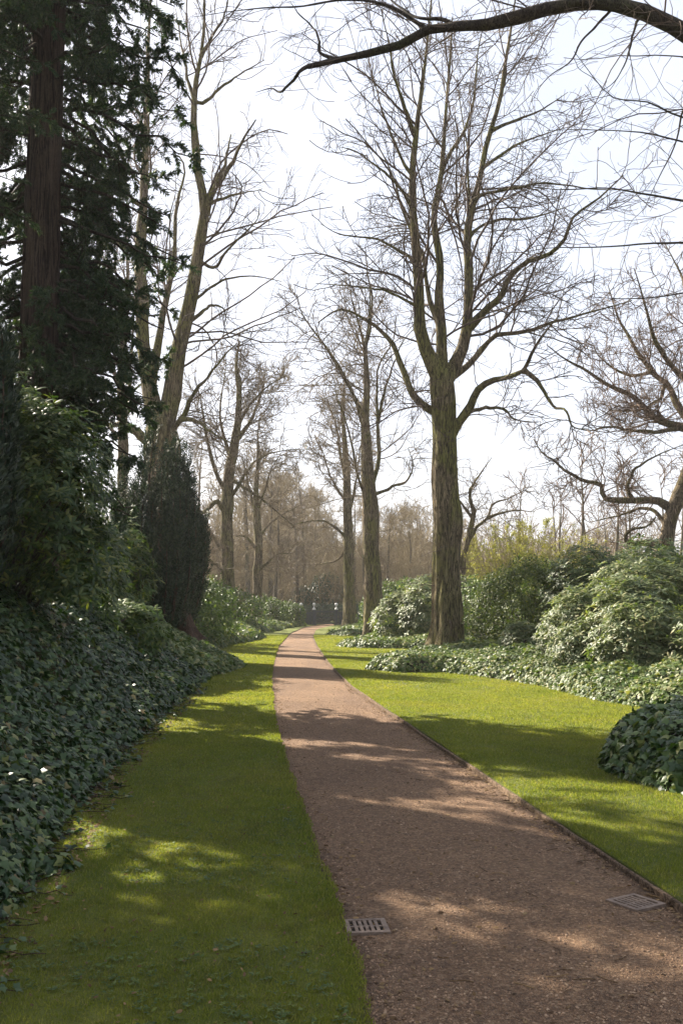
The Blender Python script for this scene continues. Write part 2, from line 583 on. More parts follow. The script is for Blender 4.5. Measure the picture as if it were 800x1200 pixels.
pth = strip('path', lambda y: path_l(y) - .06, lambda y: path_r(y) + .05, 30, path_z, M['path'])
struct(pth)
at_ = pth.data.attributes.new('across', 'FLOAT', 'POINT')
nv = len(pth.data.vertices)
at_.data.foreach_set('value', np.tile(np.abs(np.linspace(-1, 1, 30)) ** 2.5, nv // 30).astype(np.float32) * .75)


def wig(y, o):
    return .03 * (vn(y, y * 0, 1.3, o) - .5) + .03 * (vn(y, y * 0, 5, o + 3) - .5) + .03 * (vn(y, y * 0, 13, o + 6) - .5)


def lawn_top(x, y):
    return .04 + .02 * (fbm(x, y, .8, 9) - .5)


def lz_left(u, x, y):
    e = path_l(y) - x + wig(y, 1)
    return np.where(u >= .9999, -.03, lawn_top(x, y) - .03 * np.exp(-np.clip(e, 0, 9) / .03))


def lz_right(u, x, y):
    e = x - path_r(y)
    return np.where(u <= .0001, -.03, lawn_top(x, y) - .02 * np.exp(-np.clip(e, 0, 9) / .03))


ul = np.concatenate([np.linspace(0, .9, 24), [.94, .97, .985, .993, .9985, 1]])
lawnL = strip('lawn', lambda y: bank_e(y) - .5, lambda y: path_l(y) + wig(y, 1), ul, lz_left, M['lawn'])
struct(lawnL)
ur = np.concatenate([[0, .0015, .006, .015, .03, .06], np.linspace(.1, 1, 30)])
lawnR = strip('lawn', lambda y: path_r(y) + .03, lambda y: right_e(y) + .8, ur, lz_right, M['lawn'])
struct(lawnR)

# timber edging board along the right of the path
mb = MB()
ys = np.arange(-6, 34, .12)
cx = path_r(ys) + .012 + .012 * (vn(ys, ys * 0, 1.1, 21) - .5)
prof = [(-.012, -.04), (-.012, .028), (-.007, .034), (.01, .035), (.016, .029), (.016, -.04)]
zt = .018 * (vn(ys, ys * 0, .7, 22) - .5) + .012 * (vn(ys, ys * 0, 3, 23) - .5)
V = np.stack([np.stack([cx + a, ys, np.full_like(ys, b) + (zt if b > 0 else 0)], -1) for a, b in prof], 1)
n_ = len(prof)
k = np.arange(len(ys) - 1)[:, None]; s = np.arange(n_)[None]
q = np.stack([k * n_ + s, k * n_ + (s + 1) % n_, (k + 1) * n_ + (s + 1) % n_, (k + 1) * n_ + s], -1).reshape(-1, 4)
mb.add(V.reshape(-1, 3), q)
struct(mb.build('path_edging', M['edging'], smooth=False))

# ------------------------------------------------------------------ grass blades (uncountable)
g = np.random.default_rng(3)


def grass(fl, fr, bands, mb):
    for y0, y1, dens, h, w in bands:
        ys = g.uniform(y0, y1, int((y1 - y0) * 6 * dens))
        a, b = fl(ys), fr(ys)
        x = a + (b - a) * g.random(len(ys))
        keep = g.random(len(ys)) < (b - a) / 6
        x, y = x[keep], ys[keep]
        # rough visibility trim
        vis = np.abs(x / np.maximum(y, .5)) < .40
        x, y = x[vis], y[vis]
        thin = g.random(len(x)) < .45 + 1.1 * fbm(x, y, 3., 31)
        x, y = x[thin], y[thin]
        n = len(x)
        pos = np.stack([x, y, lawn_top(x, y) - .004], -1)
        th = g.uniform(0, 2 * np.pi, n); lean = np.abs(g.normal(.5, .45, n))
        d = np.stack([np.cos(th) * lean, np.sin(th) * lean, np.ones(n)], -1)
        na = np.stack([-np.sin(th), np.cos(th), np.zeros(n)], -1)
        na = nrm(np.stack([np.cos(th + 1.2), np.sin(th + 1.2), np.full(n, .2)], -1))
        hh = h * g.uniform(.4, 1.25, n) * (.45 + .6 * fbm(x, y, 1.4, 33) + .55 * vn(x, y, 14, 35))
        place(mb, BL1, pos, d, na, hh, width=w * g.uniform(.7, 1.3, n))


bands = [(3.3, 5.5, 13000, .026, .0056), (5.5, 8, 9500, .025, .0066), (8, 12, 6500, .025, .008), (12, 18, 3600, .025, .011), (18, 28, 1700, .026, .016), (28, 45, 600, .03, .026)]
mb = MB()
grass(lambda y: bank_e(y) - .25, lambda y: path_l(y) + wig(y, 1) + .012, bands, mb)
grass(lambda y: path_r(y) + .035, lambda y: right_e(y) + .3, bands, mb)
struct(mb.build('grass', M['grass'], smooth=False), 'stuff', 'short mown grass blades covering both lawns beside the path', 'grass')

# broadleaf weeds and specks in the shaded left lawn
mb = MB()
n = 1300
y = 3.6 + 5 * g.random(n) ** 1.4; x = bank_e(y) + .1 + (path_l(y) - .15 - bank_e(y)) * g.random(n)
k_ = fbm(x, y, 1.3, 41) > .5
x, y = x[k_], y[k_]
m = 6
x, y = np.repeat(x, m) + g.normal(0, .01, len(x) * m), np.repeat(y, m) + g.normal(0, .01, len(y) * m)
th = g.uniform(0, 6.28, len(x))
pos = np.stack([x, y, lawn_top(x, y) + .012], -1)
place(mb, OVAL, pos, np.stack([np.cos(th), np.sin(th), np.full(len(x), .25)], -1), nrm(np.stack([g.normal(0, .2, len(x)), g.normal(0, .2, len(x)), np.ones(len(x))], -1)), g.uniform(.01, .026, len(x)))
struct(mb.build('weed_leaves', M['laurel']), 'stuff', 'small rosettes of broad weed leaves in the shaded left lawn', 'weeds')

# ------------------------------------------------------------------ loose gravel and litter on the path
STONE = (np.array([[1, 0, 0], [0, 1, .1], [-1, .1, 0], [0, -1, 0], [.1, 0, .7], [.3, .5, .45], [-.5, .3, .4], [-.3, -.6, .45], [.5, -.5, .4]], float),
         [(0, 1, 5), (1, 2, 6), (2, 3, 7), (3, 0, 8), (4, 5, 6), (4, 6, 7), (4, 7, 8), (4, 8, 5), (5, 1, 6), (6, 2, 7), (7, 3, 8), (8, 0, 5)])
mb = MB()
n = 75000
y = 3.4 + 13 * g.random(n) ** 2.0
u = g.random(n)
e = g.random(n) < .25
u = np.where(e, np.where(g.random(n) < .5, np.abs(g.normal(0, .05, n)), 1 - np.abs(g.normal(0, .05, n))), u)
u = np.clip(u, 0, 1)
x = path_l(y) + (path_r(y) - path_l(y)) * u
k_ = (np.abs(x / y) < .42) & (fbm(x, y, 2.2, 51) > .3)
x, y = x[k_], y[k_]; n = len(x)
pos = np.stack([x, y, path_zw(x, y)], -1)
th = g.uniform(0, 6.28, n)
sz = .0022 + .0085 * g.random(n) ** 4
place(mb, STONE, pos, np.stack([np.cos(th), np.sin(th), g.normal(0, .15, n)], -1), nrm(np.stack([g.normal(0, .2, n), g.normal(0, .2, n), np.ones(n)], -1)), sz, width=sz * g.uniform(.6, 1, n))
struct(mb.build('gravel', M['stone'], smooth=False), 'stuff', 'loose reddish stone chips scattered over the path', 'gravel')

mb = MB()
n = 2600
y = 3.5 + 16 * g.random(n) ** 1.7
side = g.random(n)
u = np.where(side < .45, 1 - np.abs(g.normal(0, .05, n)), np.where(side < .75, np.abs(g.normal(0, .06, n)), g.random(n)))
x = path_l(y) + (path_r(y) - path_l(y)) * u
pos = np.stack([x, y, path_zw(x, y) + .008], -1)
th = g.uniform(0, 6.28, n)
place(mb, OVAL, pos, np.stack([np.cos(th), np.sin(th), g.normal(0, .2, n)], -1), nrm(np.stack([g.normal(0, .5, n), g.normal(0, .5, n), np.ones(n)], -1)), g.uniform(.012, .04, n))
nl = 900
y2 = 3.4 + 14 * g.random(nl) ** 1.3; x2 = bank_e(y2) + .1 - np.abs(g.normal(0, .12, nl)) + .14
p_ = np.stack([x2, y2, lawn_top(x2, y2) + .014], -1); th = g.uniform(0, 6.28, nl)
place(mb, OVAL, p_, np.stack([np.cos(th), np.sin(th), g.normal(0, .3, nl)], -1), nrm(np.stack([g.normal(0, .6, nl), g.normal(0, .6, nl), np.ones(nl)], -1)), g.uniform(.015, .045, nl))
nl = 520
y2 = 3.6 + 7 * g.random(nl) ** 1.3; x2 = bank_e(y2) + (path_l(y2) - bank_e(y2)) * g.random(nl)
p_ = np.stack([x2, y2, lawn_top(x2, y2) + .016], -1); th = g.uniform(0, 6.28, nl)
place(mb, OVAL, p_, np.stack([np.cos(th), np.sin(th), g.normal(0, .3, nl)], -1), nrm(np.stack([g.normal(0, .5, nl), g.normal(0, .5, nl), np.ones(nl)], -1)), g.uniform(.01, .03, nl))
# twigs
n = 260
y = 3.5 + 12 * g.random(n) ** 1.5; u = np.where(g.random(n) < .6, 1 - np.abs(g.normal(0, .06, n)), g.random(n)); x = path_l(y) + (path_r(y) - path_l(y)) * u
p0 = np.stack([x, y, path_zw(x, y) + .006], -1); th = g.uniform(0, 6.28, n); ln = g.uniform(.03, .12, n)
p2 = p0 + np.stack([np.cos(th) * ln, np.sin(th) * ln, np.zeros(n)], -1)
p1 = (p0 + p2) / 2 + g.normal(0, .008, (n, 3)) * [1, 1, .4]
tubes(mb, np.stack([p0, p1, p2], 1), np.full((n, 3), .0022), 4)
struct(mb.build('leaf_litter', M['dead_leaf']), 'stuff', 'dry brown leaf litter and twigs along the path edges', 'leaf litter')

# ------------------------------------------------------------------ drain grates


def box(mb, x0, x1, y0, y1, z0, z1, mi=0):
    v = [(x, y, z) for z in (z0, z1) for y in (y0, y1) for x in (x0, x1)]
    mb.add(v, [(0, 2, 3, 1), (4, 5, 7, 6), (0, 1, 5, 4), (2, 6, 7, 3), (0, 4, 6, 2), (1, 3, 7, 5)], mi)


def grate(px, py, w, rot, label):
    c = G(px, py, .02)
    c[2] = float(path_zw(c[0], c[1])) + .002
    root = thing('drain_grate', label, 'drain', tuple(c), 'drains set in the path')
    root.rotation_euler = (0, 0, rot)
    h = w / 2
    mb = MB(); box(mb, -h + .004, h - .004, -h + .004, h - .004, -.05, .003)  # solid block, no opening below; its dark colour paints the slot shade
    mb.build('gully_shade_block', M['gully_shade'], root, smooth=False)
    mb = MB()
    f = .026
    box(mb, -h, h, -h, -h + f, -.03, .012); box(mb, -h, h, h - f, h, -.03, .012)
    box(mb, -h, -h + f, -h + f, h - f, -.03, .012); box(mb, h - f, h, -h + f, h - f, -.03, .012)
    mb.build('frame', M['grate'], root, smooth=False)
    mb = MB()
    i = h - f
    nb = 6
    for k in range(1, nb):
        xx = -i + 2 * i * k / nb
        box(mb, xx - .008, xx + .008, -i, i, -.02, .0105)
    box(mb, -i, i, -.008, .008, -.018, .0088)
    mb.build('grille', M['grate'], root, smooth=False)
    return root


grate(429, 1083, .215, R(6), 'rusty square drain grate beside the left edge of the gravel path')
grate(744, 1055, .225, R(32), 'rusty square drain grate beside the timber edging right of the path')

# ------------------------------------------------------------------ ivy


def poly_sd(px, py, poly):
    """signed distance (positive inside) of points to a polygon"""
    poly = np.asarray(poly, float)
    d = np.full(len(px), 1e9); ins = np.zeros(len(px), bool)
    for (ax, ay), (bx, by) in zip(poly, np.roll(poly, -1, 0)):
        ex, ey = bx - ax, by - ay
        t = np.clip(((px - ax) * ex + (py - ay) * ey) / (ex * ex + ey * ey + 1e-12), 0, 1)
        d = np.minimum(d, np.hypot(px - ax - t * ex, py - ay - t * ey))
        c = ((ay > py) != (by > py)) & (px < (bx - ax) * (py - ay) / (by - ay + 1e-12) + ax)
        ins ^= c
    return np.where(ins, d, -d)


def ivy_bed(poly, hb, dens, size, seed, edge=.16, lump=.35):
    """returns (leaf MB, stem mat MB) for an ivy bed of the given outline"""
    g = np.random.default_rng(seed)
    poly = crom(np.vstack([poly, poly[:1]]), max(40, len(poly) * 8))[:-1]
    lo, hi = poly.min(0), poly.max(0)
    A = (hi[0] - lo[0]) * (hi[1] - lo[1])

    def hz(x, y):
        d = poly_sd(x, y, poly) + .24 * (fbm(x, y, 2.0, seed) - .5)
        return terrain(x, y) + hb * (1 - np.exp(-np.clip(d, 0, 9) / edge)) * (1 - lump / 2 + lump * (.55 * fbm(x, y, 1.3, seed + 2) + .45 * vn(x, y, 3.1, seed + 5))), d
    n = int(A * dens)
    x = g.uniform(lo[0], hi[0], n); y = g.uniform(lo[1], hi[1], n)
    z, d = hz(x, y)
    k = d > -.02
    # more leaves where the flank is steep
    xe, ye = [], []
    seg = np.roll(poly, -1, 0) - poly
    ne = int(np.linalg.norm(seg, axis=1).sum() * dens * .45 * (hb + .15))
    i = g.integers(0, len(poly), ne); f = g.random(ne)
    pe = poly[i] + seg[i] * f[:, None]
    c = poly.mean(0)
    pe = pe + nrm(np.stack([-seg[i][:, 1], seg[i][:, 0]], -1)) * (g.random(ne)[:, None] * .22) * np.sign(((c - pe) * np.stack([-seg[i][:, 1], seg[i][:, 0]], -1)).sum(1))[:, None]
    x = np.concatenate([x[k], pe[:, 0]]); y = np.concatenate([y[k], pe[:, 1]])
    z, d = hz(x, y)
    k = d > -.04
    x, y, z = x[k], y[k], z[k]
    n = len(x)
    e = .05
    gx = (hz(x + e, y)[0] - hz(x - e, y)[0]) / (2 * e); gy = (hz(x, y + e)[0] - hz(x, y - e)[0]) / (2 * e)
    N = nrm(np.stack([-gx, -gy, np.ones(n)], -1))
    N = nrm(N + g.normal(0, .5, (n, 3)) + [0, 0, .15])
    down = np.stack([-gx, -gy, -.3 * np.ones(n)], -1) * .8 + g.normal(0, .7, (n, 3))
    xa = down - (down * N).sum(1, keepdims=True) * N
    z = np.maximum(z - np.abs(g.normal(0, .05, n)) + .045 * g.random(n) + .01, terrain(x, y) + .02)
    pos = np.stack([x, y, z], -1) + N * .02
    s = size * (.38 + 1.0 * g.random(n) ** .8)
    L = MB(); place(L, IVY, pos, xa, N, s)
    # low mat of stems under the leaves
    S = MB()
    st = max(.12, min(.3, (hi[0] - lo[0]) / 30))
    xs = np.arange(lo[0] - .1, hi[0] + .1, st); ys = np.arange(lo[1] - .1, hi[1] + .1, st)
    X, Y = np.meshgrid(xs, ys)
    Z, D = hz(X.ravel(), Y.ravel())
    T = terrain(X.ravel(), Y.ravel())
    Zs = np.where(D > .05, T + (Z - T) * .82 - .03, T - .03)
    a = len(xs); b = len(ys)
    i = (np.arange(b - 1)[:, None] * a + np.arange(a - 1)[None]).reshape(-1)
    q = np.stack([i, i + 1, i + a + 1, i + a], -1)
    q = q[(D[q] > -.05).any(1)]
    S.add(np.stack([X.ravel(), Y.ravel(), Zs], -1), q)
    return L, S


def ivy_thing(label, poly, hb, dens, size, seed, mat='ivy_light', edge=.16, lump=.35, group=None):
    L, S = ivy_bed(np.array(poly, float), hb, dens, size, seed, edge, lump)
    c = np.array(poly, float).mean(0)
    root = thing('ivy_bed', label, 'ivy bed', (c[0], c[1], float(terrain(c[0], c[1]))), 'ivy beds on the lawn edges')
    part(L, 'leaves', M[mat], root); part(S, 'stem_mat', M['bed_soil'], root)
    return root


# left bank: three bands of one continuous ivy cover
bkL = MB()
S_ = MB()
for y0, y1, dens, size in ((2.2, 6, 1500, .06), (6, 10, 1200, .062), (10, 17, 760, .07), (17, 26, 420, .09)):
    ys = np.linspace(y0 - .2, y1 + .2, 16)
    wob = lambda yy: .14 * (fbm(yy, yy * 0, 1.2, 61) - .5)
    right = np.stack([bank_e(ys) + wob(ys), ys], -1)
    left = np.stack([bank_e(ys[::-1]) - (3.2 if y1 < 12 else 4.2), ys[::-1]], -1)
    L, S = ivy_bed(np.vstack([right, left]), .28, dens, size, 70 + int(y0), .12, .6)
    for v, f in zip(L.v, L.f):
        bkL.v.append(v); bkL.f.append(f - f.min() + bkL.n); bkL.m.append(0); bkL.n += len(v)
gr_ = np.random.default_rng(64)
n = 420
y = 3.2 + 16 * gr_.random(n) ** 1.3
p = np.zeros((n, 7, 3)); p[:, 0] = np.stack([bank_e(y) - gr_.uniform(.0, .5, n), y, np.zeros(n)], -1)
a_ = gr_.normal(0, .8, n)
for k in range(1, 7):
    a_ = a_ + gr_.normal(0, .35, n)
    p[:, k] = p[:, k - 1] + np.stack([np.cos(a_) * .06, np.sin(a_) * .07, np.zeros(n)], -1)
dd = bank_e(p[..., 1]) - p[..., 0]
p[..., 2] = np.maximum(terrain(p[..., 0], p[..., 1]), lawn_top(p[..., 0], p[..., 1])) + .012 + np.clip(dd, 0, .3) * .6 + gr_.uniform(0, .02, p.shape[:2])
tubes(bkL, p, np.repeat(np.linspace(.004, .002, 7)[None], n, 0), 4, 1)
i = np.repeat(np.arange(n), 5); k = gr_.integers(1, 7, len(i))
q = p[i, k]
place(bkL, IVY, q + [0, 0, .012], gr_.normal(size=(len(i), 3)) * [1, 1, .3], nrm(gr_.normal(0, .45, (len(i), 3)) + [0, 0, 1]), gr_.uniform(.02, .055, len(i)))
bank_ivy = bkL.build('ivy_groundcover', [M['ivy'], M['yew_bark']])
struct(bank_ivy, 'stuff', 'dark glossy ivy covering the shaded bank left of the lawn', 'ivy')

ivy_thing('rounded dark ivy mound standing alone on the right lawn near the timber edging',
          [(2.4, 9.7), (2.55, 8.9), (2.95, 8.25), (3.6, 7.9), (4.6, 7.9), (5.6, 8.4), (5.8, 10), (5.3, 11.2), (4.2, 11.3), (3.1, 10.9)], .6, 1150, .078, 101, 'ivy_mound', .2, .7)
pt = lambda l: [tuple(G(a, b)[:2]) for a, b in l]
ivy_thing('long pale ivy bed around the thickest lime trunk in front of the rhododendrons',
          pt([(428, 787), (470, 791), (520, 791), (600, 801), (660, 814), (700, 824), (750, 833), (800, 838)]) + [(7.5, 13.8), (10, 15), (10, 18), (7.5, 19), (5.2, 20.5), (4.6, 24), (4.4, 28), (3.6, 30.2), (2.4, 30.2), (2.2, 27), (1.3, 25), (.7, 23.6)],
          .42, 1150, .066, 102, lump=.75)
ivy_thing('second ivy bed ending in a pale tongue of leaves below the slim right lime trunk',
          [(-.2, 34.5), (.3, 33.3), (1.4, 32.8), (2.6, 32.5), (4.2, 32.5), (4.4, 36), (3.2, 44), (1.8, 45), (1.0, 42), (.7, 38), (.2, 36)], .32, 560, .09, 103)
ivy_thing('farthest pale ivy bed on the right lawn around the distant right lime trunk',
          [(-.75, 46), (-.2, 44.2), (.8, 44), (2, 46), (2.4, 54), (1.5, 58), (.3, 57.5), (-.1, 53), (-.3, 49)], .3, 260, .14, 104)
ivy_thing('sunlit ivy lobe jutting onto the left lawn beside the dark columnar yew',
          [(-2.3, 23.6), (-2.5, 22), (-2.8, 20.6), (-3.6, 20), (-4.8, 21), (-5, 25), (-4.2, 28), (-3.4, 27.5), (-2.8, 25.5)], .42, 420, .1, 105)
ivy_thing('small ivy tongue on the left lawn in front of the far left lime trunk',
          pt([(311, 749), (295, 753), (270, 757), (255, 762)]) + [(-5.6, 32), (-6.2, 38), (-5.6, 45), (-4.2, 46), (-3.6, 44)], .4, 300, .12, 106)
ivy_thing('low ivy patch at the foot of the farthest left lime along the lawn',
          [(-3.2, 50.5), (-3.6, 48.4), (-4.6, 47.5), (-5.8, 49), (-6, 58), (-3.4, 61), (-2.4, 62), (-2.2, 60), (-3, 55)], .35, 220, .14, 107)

# ------------------------------------------------------------------ trees


def trunk_mesh(mb, ctrl, S=36, step=.14, flare=.55, fh=.55, rough=.05, lobes=5, seed=0, ridge=.06, burls=0):
    """ctrl rows: x,y,z,r.  Ridged, flared, uneven trunk"""
    c = np.asarray(ctrl, float)
    L = np.linalg.norm(np.diff(c[:, :3], axis=0), axis=1).sum()
    n = max(6, int(L / step))
    p = crom(c, n)
    T = nrm(np.gradient(p[:, :3], axis=0))
    a = np.linspace(0, 2 * np.pi, S, endpoint=False)
    V = np.zeros((n, S, 3))
    s = np.linspace(0, L, n)
    gb = np.random.default_rng(seed + 555)
    bl = [(gb.uniform(0, 6.28), L * gb.uniform(.05, .95), gb.uniform(.1, .26), gb.uniform(.6, 1.5)) for _ in range(burls)]
    U = np.array([1., 0, 0])
    for i in range(n):
        U = U - T[i] * (U @ T[i]); U /= np.linalg.norm(U)
        W = np.cross(T[i], U)
        r = p[i, 3]
        for j, t in enumerate(a):
            cx_, sx_ = math.cos(t), math.sin(t)
            q = Vector((cx_ * 2.2 + seed * 3.1, sx_ * 2.2, s[i] * .28 / max(c[0, 3], .15)))
            rr = r * (1 + rough * 2 * mn.noise(q) + ridge * mn.noise(Vector((cx_ * 6, sx_ * 6 + seed, s[i] * .35))) + .03 * mn.noise(Vector((cx_ * 3, sx_ * 3, s[i] * 2.5 + seed))))
            rr += r * .035 * (abs(mn.noise(Vector((cx_ * 9 + seed, sx_ * 9, s[i] * .5)))) - .2) * 2
            for bt, bs, ba, bw in bl:
                dt = (t - bt + math.pi) % (2 * math.pi) - math.pi
                e_ = (dt * 1.6 / bw) ** 2 + ((s[i] - bs) / (r * 1.1 * bw)) ** 2
                if e_ < 6:
                    rr += r * ba * math.exp(-e_)
            if flare:
                lb = .5 + .5 * math.cos(lobes * t + seed + 1.2 * mn.noise(Vector((cx_, sx_, seed))))
                rr += r * flare * math.exp(-s[i] / fh) * (.35 + .65 * lb)
                rr -= r * .12 * math.exp(-s[i] / (fh * 3)) * (1 - lb)
            V[i, j] = p[i, :3] + U * cx_ * rr + W * sx_ * rr
    k = np.arange(n - 1)[:, None]; q_ = np.arange(S)[None]
    F_ = np.stack([k * S + q_, k * S + (q_ + 1) % S, (k + 1) * S + (q_ + 1) % S, (k + 1) * S + q_], -1).reshape(-1, 4)
    mb.add(V.reshape(-1, 3), F_)
    return p


def limb_pts(row, d0, d1, n=14, seed=0):
    pts = [P(px, py, d0 + (d1 - d0) * (i / (len(row) - 1)) ** 1.2) for i, (px, py) in enumerate(row)]
    return crom(np.array(pts), n)


def pxr(w, d):
    return .5 * w * d / F


def limb_mesh(mb, p, r, S=10):
    g_ = np.random.default_rng(int(abs(p[0, 0] * 977 + p[-1, 2] * 131)) % 99991)
    r = r * (1 + g_.normal(0, .06, len(r)))
    tubes(mb, p[None], r[None], S)


def bare_tree(name, label, d, trunk, limbs, orders, group=None, barkm='lime_bark', twigm='twig', flare=.5, seed=1, ntop=None, S=36, zbase=None, cat='tree', rough=.06, ridge=.09, step=.14, whisk=5., burls=8):
    """trunk: (px,py,width px) rows from the base up; limbs: (depth offset at tip, w0, w1, [(px,py)..])"""
    rows = []
    for px, py, w in trunk:
        q = P(px, py, d); rows.append([*q, pxr(w, d)])
    zb = float(terrain(rows[0][0], rows[0][1])) if zbase is None else zbase
    rows[0][2] = zb - .05
    base = (rows[0][0], rows[0][1], zb)
    root = thing(name, label, cat, base, group)
    mb = MB(); tp = trunk_mesh(mb, rows, S=S, flare=flare, seed=seed, fh=rows[0][3] * 1.1, rough=rough, ridge=ridge, step=step, burls=burls)
    part(mb, 'trunk', M[barkm], root)
    LP, LR = [], []
    for i, (dd, w0, w1, row) in enumerate(limbs):
        d0 = d
        pool = np.concatenate([tp[:, :3]] + LP)
        q2 = np.array([proj(v) for v in pool])
        ds = np.hypot(q2[:, 0] - row[0][0], q2[:, 1] - row[0][1])
        jn = int(ds.argmin())
        if ds[jn] < 18:     # grow out of the wood that is already there
            d0 = float(pool[jn][1]); row = [tuple(q2[jn])] + list(row[1:])
        p = limb_pts(row, d0, d0 + dd, 22)
        u_ = np.linspace(0, 1, len(p))
        r = pxr(w0, d) * (1 + .4 * np.exp(-u_ * 22)) * (1 - u_) ** 1.1 * .97 + pxr(min(w1, 3.0) * .5, d) * u_
        if w1 > 6:
            r = np.linspace(pxr(w0, d), pxr(w1, d) * .9, len(p))
        gl = np.random.default_rng(seed * 100 + i)
        wv = gl.normal(0, 1, (len(p), 3)); wv = (wv + np.roll(wv, 1, 0)) * .5
        p = p + wv * (np.minimum(r, .06) * .45 * np.clip(u_ * 4, 0, 1))[:, None]
        mb = MB(); limb_mesh(mb, p, r, 10)
        part(mb, 'limb', M[barkm], root)
        LP.append(p); LR.append(r)
    if ntop:
        # free limbs rising from the upper part of the trunk
        gg = np.random.default_rng(seed + 900)
        tpp, trr = tp[None, :, :3], tp[None, :, 3]
        a, b = grow(tpp, trr, ntop['n'] / np.linalg.norm(np.diff(tp[:, :3], axis=0), axis=1).sum() / (1 - ntop['t0']), ntop['t0'], 1., ntop['ang'], ntop['lf'], 14, ntop.get('wob', .1), ntop.get('up', .1), .6, .02, 1.5, 12, seed + 901)
        b = np.maximum(b, np.linspace(1, .2, 14)[None] * ntop.get('r', .09))
        for p, r in zip(a, b):
            mb = MB(); limb_mesh(mb, p, r, 8); part(mb, 'limb', M[barkm], root)
            LP.append(p); LR.append(r)
    if rows[-1][3] < pxr(6, d):   # a leader: its upper half carries branches too
        up_ = crom(tp[int(len(tp) * .5):], 22)
        LP.append(up_[:, :3]); LR.append(up_[:, 3])
    P0, R0 = np.array(LP), np.array(LR)
    mb = MB()
    if whisk:
        tl = np.linalg.norm(np.diff(tp[:, :3], axis=0), axis=1).sum()
        q_ = crom(tp[:, :3], 40); qr = np.interp(np.linspace(0, 1, 40), np.linspace(0, 1, len(tp)), tp[:, 3])
        a, b = grow(q_[None], np.full((1, 40), .02), whisk, .1, 1., (75, 15), .1, 7, .22, -.03, .6, .0075, .5, 1.6, seed=seed + 77)
        a = a + nrm(a[:, 1:2] - a[:, 0:1]) * (np.interp(a[:, 0, 2], q_[:, 2], qr) * .85)[:, None, None]
        tubes(mb, a, b, 4)
        a, b = grow(a, b, 2.5, .2, 1., (45, 15), .5, 5, .2, 0, .7, .006, .2, .7, seed=seed + 78)
        tubes(mb, a, b, 3)
    cur = (P0, R0)
    for j, o in enumerate(orders):
        o = dict(o); S_o = o.pop('S', 4); also = o.pop('also', None)
        a, b = grow(cur[0], cur[1], seed=seed * 31 + j, axis=base, **o)
        tubes(mb, a, b, S_o)
        if also:  # some finer ones straight from the limbs too
            a2, b2 = grow(P0, R0, seed=seed * 57 + j, **also)
            if a2.shape[1] == a.shape[1]:
                tubes(mb, a2, b2, S_o); a, b = np.concatenate([a, a2]), np.concatenate([b, b2])
        cur = (a, b)
    part(mb, 'crown', M[twigm], root)
    return root


def lime_orders(k=1., up=.07, rmin=.006, q=1.):
    return [dict(dens=2.1 * k, t0=.1, ang=(55, 17), lf=.48, K=11, wob=.12, up=up * .5, rr=.5, rmin=rmin * 2.1, lmin=1.2, lmax=5.2 * q, S=5, out=.8, thick=.0075),
            dict(dens=2.5 * k, t0=.06, ang=(46, 16), lf=.5, K=8, wob=.13, up=up * .4, rr=.55, rmin=rmin * 1.4, lmin=.6, lmax=2.5 * q, S=4, out=.25, thick=.008),
            dict(dens=3.0 * k, t0=.06, ang=(43, 16), lf=.55, K=6, wob=.14, up=.02, rr=.65, rmin=rmin * 1.1, lmin=.35, lmax=1.35 * q, S=3),
            dict(dens=2.3 * k, t0=.1, ang=(40, 15), lf=.6, K=4, wob=.15, up=.0, rr=.7, rmin=rmin * .95, lmin=.25, lmax=.8, S=3)]


